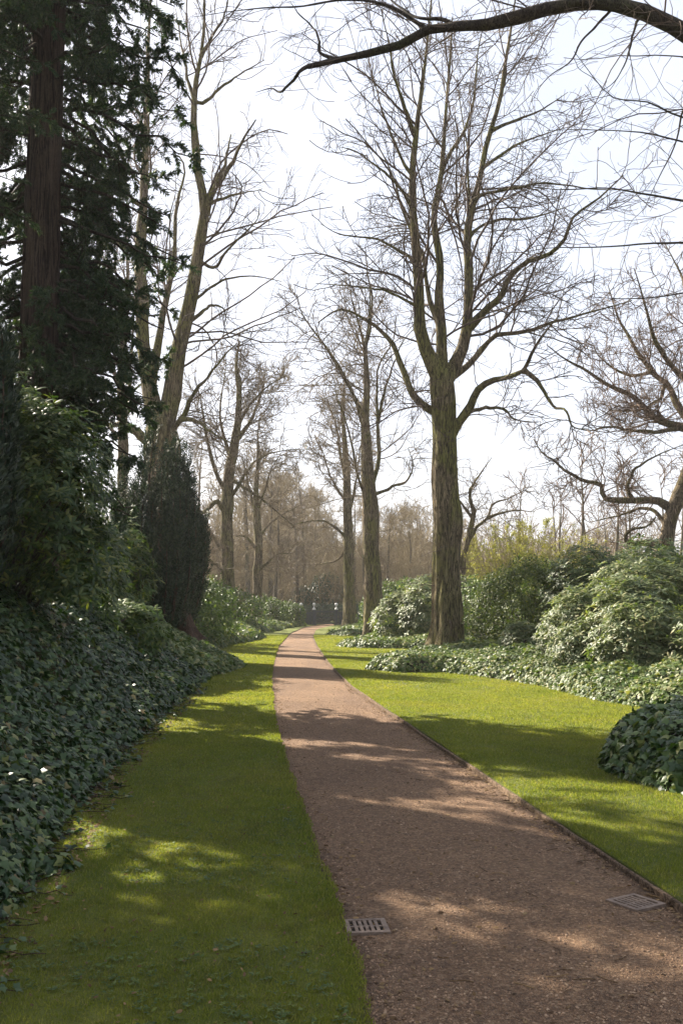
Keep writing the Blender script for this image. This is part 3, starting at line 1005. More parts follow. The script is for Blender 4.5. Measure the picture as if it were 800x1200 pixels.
# A: the great lime by the right bed
bare_tree('lime_tree', 'massive bare lime with a thick ridged trunk beside the right ivy bed', 28.0,
          [(521, 773, 38), (523, 750, 36), (524, 720, 35), (523, 680, 31), (523, 640, 30), (524.5, 608, 34), (522, 570, 30), (521, 520, 28), (520, 480, 27), (518, 455, 28), (516, 436, 24), (516, 415, 10)],
          [(-1.0, 17, 4, [(512, 450), (502, 417), (492, 385), (490, 340), (487, 290), (482, 225), (485, 170), (492, 115), (502, 40), (506, -20)]),
           (.6, 15, 4, [(517, 450), (517, 400), (516, 340), (514, 300), (508, 255), (518, 205), (521, 150), (525, 90), (530, 20)]),
           (.8, 16, 4, [(522, 452), (532, 430), (541, 410), (547, 375), (549, 320), (547, 290), (551, 250), (563, 205), (571, 165), (585, 115), (600, 25), (606, -25)]),
           (1.6, 7, 3, [(508, 380), (504, 355), (499, 325), (494, 300), (482, 270), (470, 240), (460, 205), (440, 165)]),
           (-2.0, 10, 2.5, [(545, 395), (556, 378), (570, 362), (586, 347), (606, 314), (635, 301), (658, 285), (671, 256), (700, 233), (730, 205)]),
           (1.5, 9, 2.5, [(524, 448), (536, 438), (550, 427), (567, 406), (582, 394), (600, 391), (620, 387), (647, 378), (690, 366), (740, 352)]),
           (-2.4, 14, 2.5, [(524, 530), (532, 503), (548, 481), (560, 457), (575, 447), (592, 444), (606, 438), (614, 433), (624, 410), (636, 392), (655, 370)]),
           (-2.2, 6, 1.8, [(612, 434), (624, 441), (632, 452), (647, 476), (662, 480), (671, 500), (690, 503)]),
           (1.2, 6, 1.6, [(546, 484), (558, 480), (580, 477), (592, 481), (602, 491), (622, 494)]),
           (2.0, 11, 4.5, [(510, 488), (492, 472), (477, 447), (462, 412), (450, 390), (428, 375), (410, 364), (392, 364), (373, 378)]),
           (-1.5, 4, 1.5, [(490, 362), (484, 357), (456, 342), (438, 339), (416, 336), (370, 332)]),
           (1.4, 5, 1.6, [(489, 325), (480, 303), (469, 294), (440, 280), (400, 275), (375, 262)]),
           (-1.2, 5, 1.8, [(484, 240), (476, 232), (460, 210), (440, 194), (420, 180), (400, 172)]),
           (.9, 4.5, 1.6, [(484, 205), (472, 191), (460, 162), (448, 130), (440, 100), (430, 70)]),
           (1.6, 5.5, 1.6, [(549, 280), (554, 272), (580, 259), (619, 256), (650, 247), (675, 238)]),
           (-1.2, 4.5, 1.5, [(552, 240), (560, 230), (602, 220), (641, 215), (700, 222), (740, 222)]),
           (1.0, 5, 1.5, [(567, 200), (602, 171), (635, 158), (660, 150)]),
           (-.8, 5, 1.5, [(574, 155), (605, 140), (635, 128), (665, 108)]),
           (1.8, 4.5, 1.6, [(547, 300), (549, 240), (548, 200), (547, 170), (540, 130), (535, 90)]),
           (2.2, 5, 1.8, [(519, 205), (527, 180), (545, 150), (556, 110), (560, 60), (570, 10)]),
           (-2., 5, 1.8, [(486, 165), (476, 130), (462, 90), (455, 50), (446, 10)]),
           ],
          lime_orders(1.0, .07, .0068), barkm='lime_bark', flare=.85, seed=3, S=64, rough=.085, ridge=.13, step=.1)

# B
bare_tree('lime_tree', 'slim bare lime with a narrow mossy trunk between the two larger right limes', 42.0,
          [(438, 748, 24), (437, 720, 22), (437, 680, 20), (434, 640, 19), (434, 600, 19), (431, 560, 16), (429, 520, 12), (428, 487, 9), (430, 450, 7), (428, 410, 5), (432, 380, 3), (434, 340, 1.2)],
          [(-1.2, 6, 2, [(421, 490), (408, 450), (390, 418), (366, 386), (354, 368), (348, 345)]),
           (1.2, 7, 2, [(429, 500), (430, 450), (428, 410), (434, 385), (436, 350), (430, 320), (428, 290)]),
           (1.5, 6, 2, [(440, 580), (443, 540), (443, 510), (442, 461), (443, 430), (460, 400), (464, 370)]),
           (-1.5, 4, 1.5, [(424, 600), (420, 560), (412, 520), (404, 490), (396, 470), (390, 440)]),
           (2, 4, 1.4, [(429, 520), (416, 470), (400, 462), (385, 465), (370, 470)]),
           (-2, 5, 1.5, [(440, 582), (452, 575), (463, 568), (478, 562), (484, 545), (478, 525)]),
           (1, 4, 1.5, [(441, 500), (450, 460), (462, 425), (472, 400), (490, 380)]),
           (-1, 4, 1.5, [(428, 410), (420, 380), (412, 350), (408, 320)])],
          lime_orders(1.25, .06, .0075, .9), barkm='old_bark', twigm='warm_twig', flare=.55, seed=7, S=28)

# C
bare_tree('lime_tree', 'distant bare lime beside the right path edge near the far gate', 53.5,
          [(410, 739, 18), (410, 720, 16), (409, 690, 14), (408, 640, 12), (407, 600, 10), (406, 560, 9), (404, 520, 6), (402, 490, 4), (403, 455, 2), (405, 430, 1)],
          [(1, 5, 1.4, [(406, 570), (398, 530), (394, 500), (386, 475), (380, 455)]),
           (-1, 5, 1.4, [(405, 560), (404, 520), (400, 480), (404, 450), (402, 430)]),
           (-2, 4, 1.2, [(407, 630), (390, 616), (375, 610), (355, 612), (340, 616)]),
           (1, 4, 1.2, [(408, 610), (416, 570), (420, 540), (424, 510)]),
           (2, 3.5, 1.2, [(407, 640), (396, 655), (380, 660), (366, 662)]),
           (-1, 3.5, 1.2, [(406, 590), (388, 560), (378, 530), (368, 510)])],
          lime_orders(1.3, .05, .009, .9), barkm='old_bark', twigm='warm_twig', flare=.6, seed=9, S=24)

# D, E on the left
bare_tree('lime_tree', 'far left bare lime with long low limbs above the evergreen shrubs', 50.0,
          [(272, 738, 21), (270, 715, 18), (267, 680, 16), (266, 640, 15), (266, 600, 14), (268, 560, 13), (274, 525, 11), (279, 490, 8), (280, 460, 6), (277, 430, 4), (280, 400, 1.5)],
          [(-2, 8, 2, [(266, 612), (256, 588), (240, 600), (224, 612), (205, 628)]),
           (1, 6, 2, [(280, 480), (281, 450), (276, 425), (280, 400)]),
           (-2, 6, 2, [(268, 580), (256, 560), (246, 530), (240, 500), (236, 470), (228, 440)]),
           (2, 6, 1.6, [(276, 520), (290, 500), (300, 480), (308, 455), (312, 430)]),
           (-1, 5, 1.4, [(267, 590), (285, 560), (300, 540), (320, 530), (350, 526)]),
           (2, 5, 1.6, [(266, 655), (256, 640), (246, 622), (238, 610), (228, 590)]),
           (-2, 5, 1.6, [(266, 672), (254, 662), (243, 656), (232, 660)]),
           (1, 5, 1.4, [(272, 540), (262, 510), (258, 480), (262, 450), (266, 425)]),
           (-2, 4.5, 1.4, [(279, 500), (296, 470), (318, 450), (335, 440)]),
           (-2, 4.5, 1.4, [(270, 560), (300, 580), (325, 600), (350, 622)])],
          lime_orders(1.6, .04, .009, 1.15), barkm='old_bark', twigm='warm_twig', flare=.5, seed=13, S=24)
bare_tree('lime_tree', 'slender bare lime on the left lawn edge just before the far gate', 57.0,
          [(300, 735, 15), (301, 710, 12), (302, 680, 11), (303, 640, 10), (301, 605, 9), (300, 575, 6), (302, 545, 4), (302, 515, 2), (304, 490, 1)],
          [(-1, 5, 1.4, [(303, 650), (294, 635), (286, 628), (276, 630), (268, 640)]),
           (1, 5, 1.4, [(302, 610), (294, 580), (290, 560), (284, 535)]),
           (-1, 4, 1.4, [(301, 600), (310, 575), (318, 550), (330, 530)]),
           (2, 4, 1.2, [(302, 630), (318, 612), (336, 600), (356, 590)]),
           (1, 4, 1.2, [(302, 560), (304, 530), (300, 505)]),
           (-2, 4, 1.2, [(302, 672), (312, 660), (326, 650), (344, 648)])],
          lime_orders(1.4, .04, .0095, .9), barkm='old_bark', twigm='warm_twig', flare=.6, seed=17, S=20)

# L: big multi-stemmed tree on the left
bare_tree('lime_tree', 'big bare lime with three tall pale stems behind the dark columnar yew', 33.0,
          [(193, 735, 46), (193, 700, 42), (193, 640, 40), (192, 590, 39), (191, 552, 38), (190, 520, 38), (188, 500, 34), (184, 485, 22)],
          [(1.5, 22, 5, [(184, 515), (178, 470), (172, 430), (167, 390), (168, 350), (164, 310), (168, 250), (170, 200), (172, 150), (173, 90), (176, 20), (178, -40)]),
           (-1.0, 24, 6, [(197, 515), (202, 460), (207, 420), (217, 380), (226, 345), (231, 310), (238, 262), (240, 235), (231, 205), (228, 160), (229, 100), (236, 60), (240, 20), (238, -40)]),
           (2.5, 12, 6, [(174, 462), (181, 425), (187, 395), (193, 360), (204, 310), (206, 270), (210, 230), (217, 202), (212, 185), (200, 181)]),
           (-1.5, 10, 3, [(238, 240), (250, 225), (262, 205), (273, 190), (285, 165), (300, 140)]),
           (1.0, 7, 3, [(246, 232), (253, 212), (263, 195), (268, 170), (271, 158)]),
           (-2.0, 5, 1.6, [(234, 318), (252, 314), (262, 300), (275, 285), (290, 270), (302, 256), (304, 240)]),
           (2.0, 6, 1.6, [(226, 372), (240, 362), (252, 358), (262, 362), (266, 380)]),
           (-1.0, 4, 1.4, [(232, 352), (250, 335), (270, 326), (300, 324), (330, 330)]),
           (1.0, 16, 4, [(186, 530), (172, 516), (160, 505), (145, 497), (120, 498), (95, 492)]),
           (-2.0, 8, 2, [(199, 520), (213, 490), (228, 461), (245, 440), (262, 418), (278, 402)]),
           (2., 6, 2, [(160, 305), (142, 288), (124, 270), (104, 245), (90, 225)]),
           (-1.5, 6, 2, [(162, 250), (156, 236), (148, 220), (136, 213)]),
           (-2.5, 6, 1.6, [(212, 490), (225, 492), (240, 500), (256, 512), (275, 520)]),
           (1.2, 5, 1.8, [(229, 130), (240, 120), (262, 100), (285, 85), (310, 70)]),
           (2.4, 5, 1.8, [(228, 110), (218, 80), (212, 50), (206, 10)]),
           (-1.4, 5, 1.8, [(236, 60), (250, 40), (262, 20), (270, -15)]),
           (-2, 5, 1.5, [(241, 236), (262, 232), (285, 226), (306, 222)]),
           (1.6, 5, 1.6, [(172, 150), (160, 130), (146, 118), (130, 112)])],
          lime_orders(.8, .06, .0068), barkm='lime_bark', flare=.3, seed=19, S=36)

# R: gnarled oak at the right edge
oak_orders = [dict(dens=4.1, t0=.1, ang=(52, 16), lf=.42, K=10, wob=.24, up=.04, rr=.5, rmin=.014, lmin=1., lmax=4.2, S=5, thick=.009),
              dict(dens=3.6, t0=.1, ang=(50, 16), lf=.52, K=7, wob=.25, up=.04, rr=.6, rmin=.0095, lmin=.5, lmax=2.1, S=4, thick=.009),
              dict(dens=4.4, t0=.1, ang=(46, 15), lf=.55, K=5, wob=.26, up=.03, rr=.65, rmin=.0078, lmin=.25, lmax=.9, S=3),
              dict(dens=3.6, t0=.1, ang=(46, 15), lf=.6, K=4, wob=.24, up=.02, rr=.7, rmin=.0066, lmin=.2, lmax=.5, S=3)]
bare_tree('oak_tree', 'gnarled bare oak leaning out above the pale rhododendrons at right', 36.0,
          [(772, 722, 32), (775, 690, 26), (777, 660, 22), (780, 638, 17), (784, 612, 16), (792, 588, 17), (806, 556, 17), (816, 520, 16), (824, 480, 14), (835, 430, 13)],
          [(-2, 10, 3, [(781, 645), (773, 641), (764, 637), (750, 637), (738, 637), (732, 629), (740, 620), (756, 617), (768, 606)]),
           (2, 11, 2.2, [(789, 596), (770, 587), (740, 587), (710, 585), (704, 568), (686, 563), (662, 551), (650, 540), (635, 531), (625, 515)]),
           (-1, 5, 1.6, [(738, 587), (735, 572), (740, 555), (750, 545), (770, 533), (800, 521)]),
           (-2, 11, 2.2, [(822, 505), (800, 501), (776, 494), (755, 479), (737, 464), (710, 449), (683, 432), (659, 419), (640, 404)]),
           (2, 11, 2.2, [(825, 510), (800, 485), (790, 470), (782, 452), (764, 437), (746, 413), (731, 386), (720, 360), (712, 335)]),
           (-2, 10, 2.2, [(828, 465), (800, 443), (779, 419), (767, 398), (758, 370), (752, 345), (742, 315)]),
           (2, 8, 2, [(830, 450), (815, 410), (806, 370), (800, 330), (786, 300), (776, 280)]),
           (-3, 6, 1.6, [(800, 502), (770, 505), (740, 505), (712, 500), (690, 505), (668, 500)]),
           (2.4, 6, 1.6, [(784, 620), (768, 600), (752, 596), (735, 600), (715, 606), (690, 612)]),
           (2, 9, 2, [(822, 490), (850, 460), (880, 430), (920, 400), (950, 360)]),
           (-3, 9, 2, [(830, 450), (855, 410), (870, 360), (880, 300)]),
           (1, 5, 1.5, [(765, 437), (740, 440), (716, 430), (700, 415), (690, 395)]),
           (-2, 5, 1.5, [(780, 452), (770, 470), (750, 480), (728, 482), (705, 478)])],
          oak_orders, barkm='old_bark', twigm='red_twig', flare=.5, seed=23, S=28)

# O: tree standing just right of the view whose limb reaches over the path
bare_tree('beech_tree', 'tree reaching a long dark limb across the top of the view over the path', 14.0,
          [(1010, 850, 62), (1008, 760, 52), (1006, 650, 46), (1000, 500, 44), (990, 350, 40), (975, 220, 34), (960, 100, 26), (955, -40, 20), (945, -200, 14)],
          [(.5, 33, 7.5, [(985, 290), (940, 190), (880, 90), (835, 55), (800, 38), (760, 16), (710, 4), (660, 8), (610, 18), (565, 29), (545, 33), (526, 31), (500, 35), (460, 55), (425, 65), (400, 71), (360, 78)]),
           (1.4, 7, 1.6, [(400, 71), (360, 78), (345, 92), (330, 107), (318, 104), (300, 108)]),
           (1.2, 6, 1.6, [(545, 34), (515, 22), (490, 22), (470, 10), (450, -6), (420, -20)]),
           (1.6, 5, 1.4, [(405, 68), (375, 62), (372, 40), (350, 16), (340, 2)]),
           (2.2, 5, 1.5, [(505, 30), (450, 5), (400, 0), (350, 8), (300, 10), (225, 20)]),
           (-.8, 4, 1.2, [(752, 12), (744, 28), (738, 55), (733, 72), (720, 95), (702, 108)]),
           (.9, 4, 1.2, [(735, 12), (700, 28), (680, 50), (668, 72), (640, 92), (622, 120)]),
           (1.6, 5, 1.3, [(975, 240), (900, 245), (800, 236), (750, 226), (705, 220), (660, 222), (600, 217)]),
           (-1.2, 5, 1.3, [(985, 290), (900, 292), (800, 284), (750, 286), (700, 290), (650, 290), (610, 296)]),
           (1.0, 4.5, 1.3, [(970, 210), (880, 190), (800, 166), (750, 155), (690, 152), (640, 153)]),
           (-1.4, 4.5, 1.3, [(965, 150), (880, 150), (800, 138), (760, 120), (715, 112), (672, 60)]),
           (-1, 4.5, 1.3, [(985, 320), (900, 330), (840, 335), (790, 345), (740, 350), (690, 348)]),
           (1.8, 4.5, 1.3, [(965, 120), (900, 60), (850, 0), (800, -40)]),
           (2.5, 4.5, 1.3, [(835, 54), (820, 90), (800, 130), (790, 170), (770, 210), (752, 250)]),
           (-2.5, 9, 2, [(1000, 450), (1060, 380), (1120, 300)]), (3, 9, 2, [(985, 300), (1040, 200), (1090, 90)])],
          [dict(dens=1.7, t0=.1, ang=(48, 15), lf=.4, K=11, wob=.11, up=-.012, rr=.35, rmin=.0055, lmin=.8, lmax=3.2, S=5, thick=.0035),
           dict(dens=3.2, t0=.1, ang=(42, 14), lf=.5, K=7, wob=.12, up=-.015, rr=.6, rmin=.0038, lmin=.3, lmax=1.5, S=4, thick=.004),
           dict(dens=3.4, t0=.1, ang=(40, 14), lf=.55, K=5, wob=.13, up=-.01, rr=.65, rmin=.003, lmin=.2, lmax=.8, S=3, thick=.004)],
          barkm='dark_bark', twigm='twig', flare=.5, seed=29, S=28)

# smaller bare trees in the middle distance
bare_tree('bare_tree', 'small twisting bare tree behind the thick lime trunk and dark round bush', 44.0,
          [(538, 700, 9), (541, 660, 8), (546, 640, 7), (552, 615, 6), (556, 596, 5)],
          [(1, 5, 1.4, [(546, 640), (558, 618), (572, 606), (577, 592), (600, 582), (622, 570)]),
           (-1, 5, 1.4, [(556, 600), (550, 580), (556, 565), (566, 550), (576, 536)]),
           (1, 4, 1.4, [(554, 606), (540, 590), (530, 570), (528, 548)]),
           (-1, 4, 1.2, [(572, 606), (590, 600), (606, 598), (626, 600)])],
          oak_orders[:3], barkm='old_bark', twigm='warm_twig', flare=.3, seed=31, S=14)
bare_tree('bare_tree', 'thin bare tree with upright stems seen through the redwood branches', 38.0,
          [(143, 720, 14), (144, 600, 12), (144, 500, 11), (142, 440, 9), (147, 380, 7), (150, 320, 4), (148, 270, 2), (150, 220, 1)],
          [(1, 6, 1.8, [(144, 500), (152, 460), (154, 420), (156, 380), (158, 330)]),
           (-1, 5, 1.6, [(143, 460), (132, 430), (124, 390), (116, 350), (112, 310)]),
           (2, 5, 1.6, [(144, 520), (128, 500), (112, 470), (100, 440)]),
           (1, 4, 1.4, [(147, 400), (140, 360), (136, 320), (138, 280)]),
           (-2, 4, 1.4, [(144, 480), (160, 455), (180, 440), (196, 415)])],
          lime_orders(1., .06, .007), barkm='old_bark', twigm='twig', flare=.2, seed=37, S=16)

# ------------------------------------------------------------------ wood beyond the gate: a few shapes, copied


def wood_tree_proto(seed, h, spread, twig, bark, nl=12, k=1., rmin=.014):
    gg = np.random.default_rng(seed)
    zs = np.linspace(0, h * .93, 7)
    rows = np.stack([np.cumsum(gg.normal(0, .1, 7)), np.cumsum(gg.normal(0, .1, 7)), zs, np.linspace(h * .0165, h * .0012, 7)], 1)
    tm = MB(); tp = trunk_mesh(tm, rows, S=10, step=.6, flare=.4, seed=seed)
    cm = MB()
    L = h * .9
    a, b = grow(tp[None, :, :3], tp[None, :, 3], nl / L, .22, 1., (42, 10), spread, 9, .12, .06, .6, .03, 1.5, h * .5, seed + 1)
    tubes(cm, a, b, 5)
    for j, o in enumerate([dict(dens=1.9 * k, ang=(44, 15), lf=.45, K=6, wob=.16, up=.05, rmin=rmin * 1.4, lmin=.9, lmax=3.8),
                           dict(dens=2.8 * k, ang=(44, 15), lf=.52, K=5, wob=.17, up=.03, rmin=rmin, lmin=.5, lmax=2.),
                           dict(dens=3.2 * k, ang=(42, 15), lf=.55, K=4, wob=.17, up=.02, rmin=rmin * .8, lmin=.35, lmax=1.1),
                           dict(dens=2.2 * k if k > .8 else 0, ang=(42, 15), lf=.6, K=3, wob=.17, up=.02, rmin=rmin * .7, lmin=.3, lmax=.7)]):
        a, b = grow(a, b, seed=seed * 7 + j, **o)
        if len(a) == 0:
            break
        tubes(cm, a, b, 4 if j == 0 else 3)
    return tm, cm, M[bark], M[twig]


PROTO = {}


def wood_tree(kind, name, label, cat, loc, scale, rot, group):
    if kind not in PROTO:
        tm, cm, bm, wm = KINDS[kind]()
        r = thing(name, label, cat, (0, 0, 0), group)
        t_o = tm.build('trunk', bm, r); c_o = cm.build('crown', wm, r)
        PROTO[kind] = (r, t_o, c_o)
    else:
        r0, t0, c0 = PROTO[kind]
        r = r0.copy(); COL.objects.link(r)
        for o in (t0, c0):
            c = o.copy(); COL.objects.link(c); c.parent = r
        r.name = name
    r['label'] = label; r['category'] = cat; r['group'] = group
    r.location = loc; r.rotation_euler = (0, 0, rot); r.scale = (scale * random.uniform(.9, 1.1), scale * random.uniform(.9, 1.1), scale)
    return r


KINDS = {
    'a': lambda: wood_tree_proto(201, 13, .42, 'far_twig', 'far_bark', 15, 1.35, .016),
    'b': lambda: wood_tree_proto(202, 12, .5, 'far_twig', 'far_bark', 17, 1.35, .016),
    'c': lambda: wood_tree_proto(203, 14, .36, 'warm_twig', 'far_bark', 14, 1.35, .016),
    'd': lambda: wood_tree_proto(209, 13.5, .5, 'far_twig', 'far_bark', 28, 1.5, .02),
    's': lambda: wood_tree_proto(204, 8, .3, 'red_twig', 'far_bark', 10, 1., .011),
}
gw = np.random.default_rng(77)
wood_label = 'bare brown woodland tree in the thick wood beyond the end of the path'
spots = []
for px, d in [(285, 74), (300, 86), (315, 72), (330, 80), (345, 90), (358, 82), (335, 98), (318, 95), (400, 88), (418, 78), (436, 84), (452, 74), (466, 82), (480, 70), (494, 78), (508, 72), (390, 98), (425, 98), (460, 96), (500, 94), (265, 90), (245, 84), (275, 100), (225, 95), (205, 88), (375, 104), (305, 106), (440, 110), (530, 90), (545, 100), (292, 68), (322, 88), (350, 76), (368, 92), (410, 80), (445, 90), (472, 92), (488, 86), (515, 84), (340, 110), (365, 112), (395, 112), (282, 96), (255, 76), (235, 72), (428, 72), (326, 66), (348, 100)]:
    z = 702
    x = (px - 400) / F * d
    spots.append((x, d))
for i, (x, y) in enumerate(spots):
    kind = 'abc'[i % 3]
    sc_ = gw.uniform(.78, 1.0) * (1.0 if x < -1 else .82)
    wood_tree(kind, 'woodland_tree', wood_label, 'tree', (x, y, float(terrain(x, y))), sc_, gw.uniform(0, 6.28), 'bare trees of the wood beyond the gate')
for px, d, k_ in ((338, 96, 1.0), (318, 99, .96), (377, 98, .9), (297, 94, .92), (480, 92, .72), (450, 97, .74), (355, 104, .95)):
    x = (px - 400) / F * d
    wood_tree('d', 'woodland_tree', 'dense round headed bare tree standing above the wood beyond the gate', 'tree', (x, d, float(terrain(x, d))), k_, gw.uniform(0, 6.28), 'round headed trees of the wood beyond the gate')
# thin saplings behind the right rhododendrons
for i, px in enumerate([640, 655, 668, 684, 700, 712, 726, 745, 765, 620, 790, 815]):
    d = 56 + 14 * gw.random()
    x = (px - 400) / F * d
    wood_tree('s', 'sapling', 'thin pinkish bare sapling rising behind the right rhododendrons', 'tree', (x, d, float(terrain(x, d))), gw.uniform(.95, 1.3), gw.uniform(0, 6.28), 'saplings behind the right rhododendrons')
# brown brushwood under the wood, one mass
ub = MB()
gu = np.random.default_rng(99)
n = 1500
ux = gu.uniform(-34, 26, n); uy = gu.uniform(70, 104, n)
kp = np.abs(ux + .6) > np.where(uy < 74, 4.5, 0); ux, uy = ux[kp], uy[kp]; n = len(ux)
K = 6
dr = nrm(np.stack([gu.normal(0, .28, n), gu.normal(0, .28, n), np.ones(n)], -1))
hh = gu.uniform(3.0, 8.5, n)
pu = np.zeros((n, K, 3)); pu[:, 0] = np.stack([ux, uy, terrain(ux, uy) - .1], -1)
for k in range(1, K):
    dr = nrm(dr + gu.normal(0, .1, (n, 3)))
    pu[:, k] = pu[:, k - 1] + dr * (hh / (K - 1))[:, None]
ru = np.repeat(np.linspace(.05, .015, K)[None], n, 0)
tubes(ub, pu, ru, 4)
a, b = grow(pu, ru, 2.4, .03, 1., (46, 15), .45, 5, .14, .05, .6, .018, .7, 2.6, seed=5)
tubes(ub, a, b, 3)
a, b = grow(a, b, 2.6, .05, 1., (44, 15), .5, 4, .15, .03, .6, .015, .4, 1.3, seed=6)
tubes(ub, a, b, 3)
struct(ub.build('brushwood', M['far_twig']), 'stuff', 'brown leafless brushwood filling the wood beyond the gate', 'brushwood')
# hazy tree line closing the horizon, one mass
mb = MB()
pr = wood_tree_proto(210, 14, .45, 'far_twig', 'far_bark', 13, .75, .03)
Vt = np.concatenate(pr[0].v + pr[1].v)
off0 = 0; Ff = []
for m_ in (pr[0], pr[1]):
    for f in m_.f:
        Ff.append(f + off0)
    off0 += m_.n
for i in range(120):
    th = R(-55 + 110 * (i + gw.random()) / 120)
    d = gw.uniform(125, 175)
    s_ = gw.uniform(.75, 1.25) * (1 if th < R(8) else .7); a_ = gw.uniform(0, 6.28)
    c_, n_ = math.cos(a_), math.sin(a_)
    x, y = d * math.sin(th), d * math.cos(th)
    V = Vt * s_
    V = np.stack([V[:, 0] * c_ - V[:, 1] * n_ + x, V[:, 0] * n_ + V[:, 1] * c_ + y, V[:, 2] + float(terrain(x, y)) - .2], -1)
    b0 = mb.n
    mb.v.append(V.astype(np.float32)); mb.n += len(V)
    first = True
    for f in Ff:
        mb.f.append(f + b0); mb.m.append(0)
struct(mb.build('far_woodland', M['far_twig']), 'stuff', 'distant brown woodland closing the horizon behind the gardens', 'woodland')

# ------------------------------------------------------------------ leafy shrubs


def shell_points(lumps, n, g, depth=.16):
    """points and outward directions near the surface of a union of uneven lumps"""
    lumps = np.asarray(lumps, float)
    w = (lumps[:, 3] * lumps[:, 4] + lumps[:, 4] * lumps[:, 5] + lumps[:, 3] * lumps[:, 5])
    i = g.choice(len(lumps), n, p=w / w.sum())
    d = nrm(g.normal(size=(n, 3)))
    d[:, 2] = np.where(d[:, 2] < -.55, -d[:, 2], d[:, 2])
    c, r = lumps[i, :3], lumps[i, 3:6]
    az = np.arctan2(d[:, 1], d[:, 0])
    nz = fbm(az * 1.1 + i * 3.3, d[:, 2] * 2.2, 1.1, 8) - .5
    nz2 = vn(az * 3 + i, d[:, 2] * 4, 1.3, 12) - .5
    k = 1 + .5 * nz + .22 * nz2 - np.abs(g.normal(0, depth, n))
    p = c + d * r * k[:, None]
    out = nrm(d / r)
    # drop points deep inside other lumps
    keep = np.ones(n, bool)
    for j, L in enumerate(lumps):
        q = (((p - L[:3]) / L[3:6]) ** 2).sum(1)
        keep &= ~((q < .45) & (i != j))
    keep &= p[:, 2] > terrain(p[:, 0], p[:, 1]) + .02
    return p[keep], out[keep]


def shrub(name, label, cat, lumps, n, kind, mat, size, seed, group=None, stems=10, barkm='dark_bark', depth=.16, wid=None, per=7):
    """leafy shrub: stems + rosettes or loose leaves"""
    g = np.random.default_rng(seed)
    lumps = np.asarray(lumps, float)
    c = lumps[:, :3].mean(0)
    base = (c[0], c[1], float(terrain(c[0], c[1])))
    root = thing(name, label, cat, base, group)
    p, o = shell_points(lumps, n, g, depth)
    L = MB()
    if kind == 'rosette':
        m = len(p)
        ax = nrm(o + [0, 0, .75] + g.normal(0, .3, (m, 3)))
        ref = nrm(np.cross(ax, g.normal(size=(m, 3)))); ref2 = np.cross(ax, ref)
        a0 = g.uniform(0, 6.28, m)
        for k in range(per):
            a = a0 + k * 6.2832 / per + g.normal(0, .2, m)
            rad = ref * np.cos(a)[:, None] + ref2 * np.sin(a)[:, None]
            el = g.uniform(-.15, .55, m)[:, None]
            xa = rad + ax * el
            na = ax - rad * el
            place(L, LONG, p + rad * .01, xa, na, size * g.uniform(.65, 1.2, m))
    else:
        m = len(p)
        N = nrm(o + [0, 0, .5] + g.normal(0, .5, (m, 3)))
        xa = np.cross(N, g.normal(size=(m, 3))) + o * .5 + [0, 0, -.1]
        place(L, OVAL if kind == 'oval' else LONG, p, xa, N, size * g.uniform(.6, 1.25, m))
    part(L, 'foliage', M[mat], root)
    B = MB()
    K = 7
    i = g.integers(0, len(p), stems * 5)
    j = g.integers(0, stems, stems * 5)
    b0 = c + np.stack([g.normal(0, .25, stems), g.normal(0, .25, stems), np.zeros(stems)], -1); b0[:, 2] = base[2] - .05
    pa, pb = b0[j], p[i]
    t = np.linspace(0, 1, K)[None, :, None]
    mid = (pa + pb) / 2; mid[:, 2] -= .1 * np.abs(pb - pa)[:, 2]; mid[:, :2] = pa[:, :2] * .6 + pb[:, :2] * .4
    q = pa[:, None] * (1 - t) ** 2 + 2 * mid[:, None] * t * (1 - t) + pb[:, None] * t ** 2
    q[:, 1:-1] += g.normal(0, .03, q[:, 1:-1].shape)
    tubes(B, q, np.repeat(np.linspace(.022, .006, K)[None], len(q), 0), 5)
    part(B, 'stems', M[barkm], root)
    return root


# right side
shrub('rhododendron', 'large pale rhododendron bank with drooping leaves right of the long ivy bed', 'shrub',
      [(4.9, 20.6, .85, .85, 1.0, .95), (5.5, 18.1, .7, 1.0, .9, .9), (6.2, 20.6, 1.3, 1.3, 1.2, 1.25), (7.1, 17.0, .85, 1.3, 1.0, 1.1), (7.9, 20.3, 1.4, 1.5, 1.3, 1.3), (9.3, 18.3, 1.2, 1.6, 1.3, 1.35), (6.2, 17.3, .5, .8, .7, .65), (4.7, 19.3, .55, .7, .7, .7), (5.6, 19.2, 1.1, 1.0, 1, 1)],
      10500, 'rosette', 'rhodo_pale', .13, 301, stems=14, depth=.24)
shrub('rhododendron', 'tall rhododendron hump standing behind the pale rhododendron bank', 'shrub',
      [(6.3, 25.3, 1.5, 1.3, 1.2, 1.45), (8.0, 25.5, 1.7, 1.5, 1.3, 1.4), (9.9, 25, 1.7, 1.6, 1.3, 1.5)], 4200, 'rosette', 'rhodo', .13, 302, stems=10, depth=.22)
shrub('evergreen_bush', 'dark green dome shaped bush just right of the thickest lime trunk', 'shrub',
      [(4.3, 26.4, 1.1, 1.0, 1.0, 1.25), (5.2, 26.8, 1.4, 1.15, 1.1, 1.35), (4.6, 25.6, .8, .9, .7, .95), (6.0, 25.8, 1.2, 1.1, 1.0, 1.2), (5.4, 25.1, .65, .9, .6, .75), (4.9, 26.2, 1.9, .6, .6, .6)], 36000, 'oval', 'box', .07, 303, stems=10, depth=.16)
shrub('laurel_sprig', 'small pale leafy shrub in front of the dark dome bush', 'shrub',
      [(4.2, 23.6, .6, .5, .45, .5), (4.6, 23.8, .5, .4, .4, .4)], 330, 'rosette', 'rhodo_pale', .14, 304, stems=5)
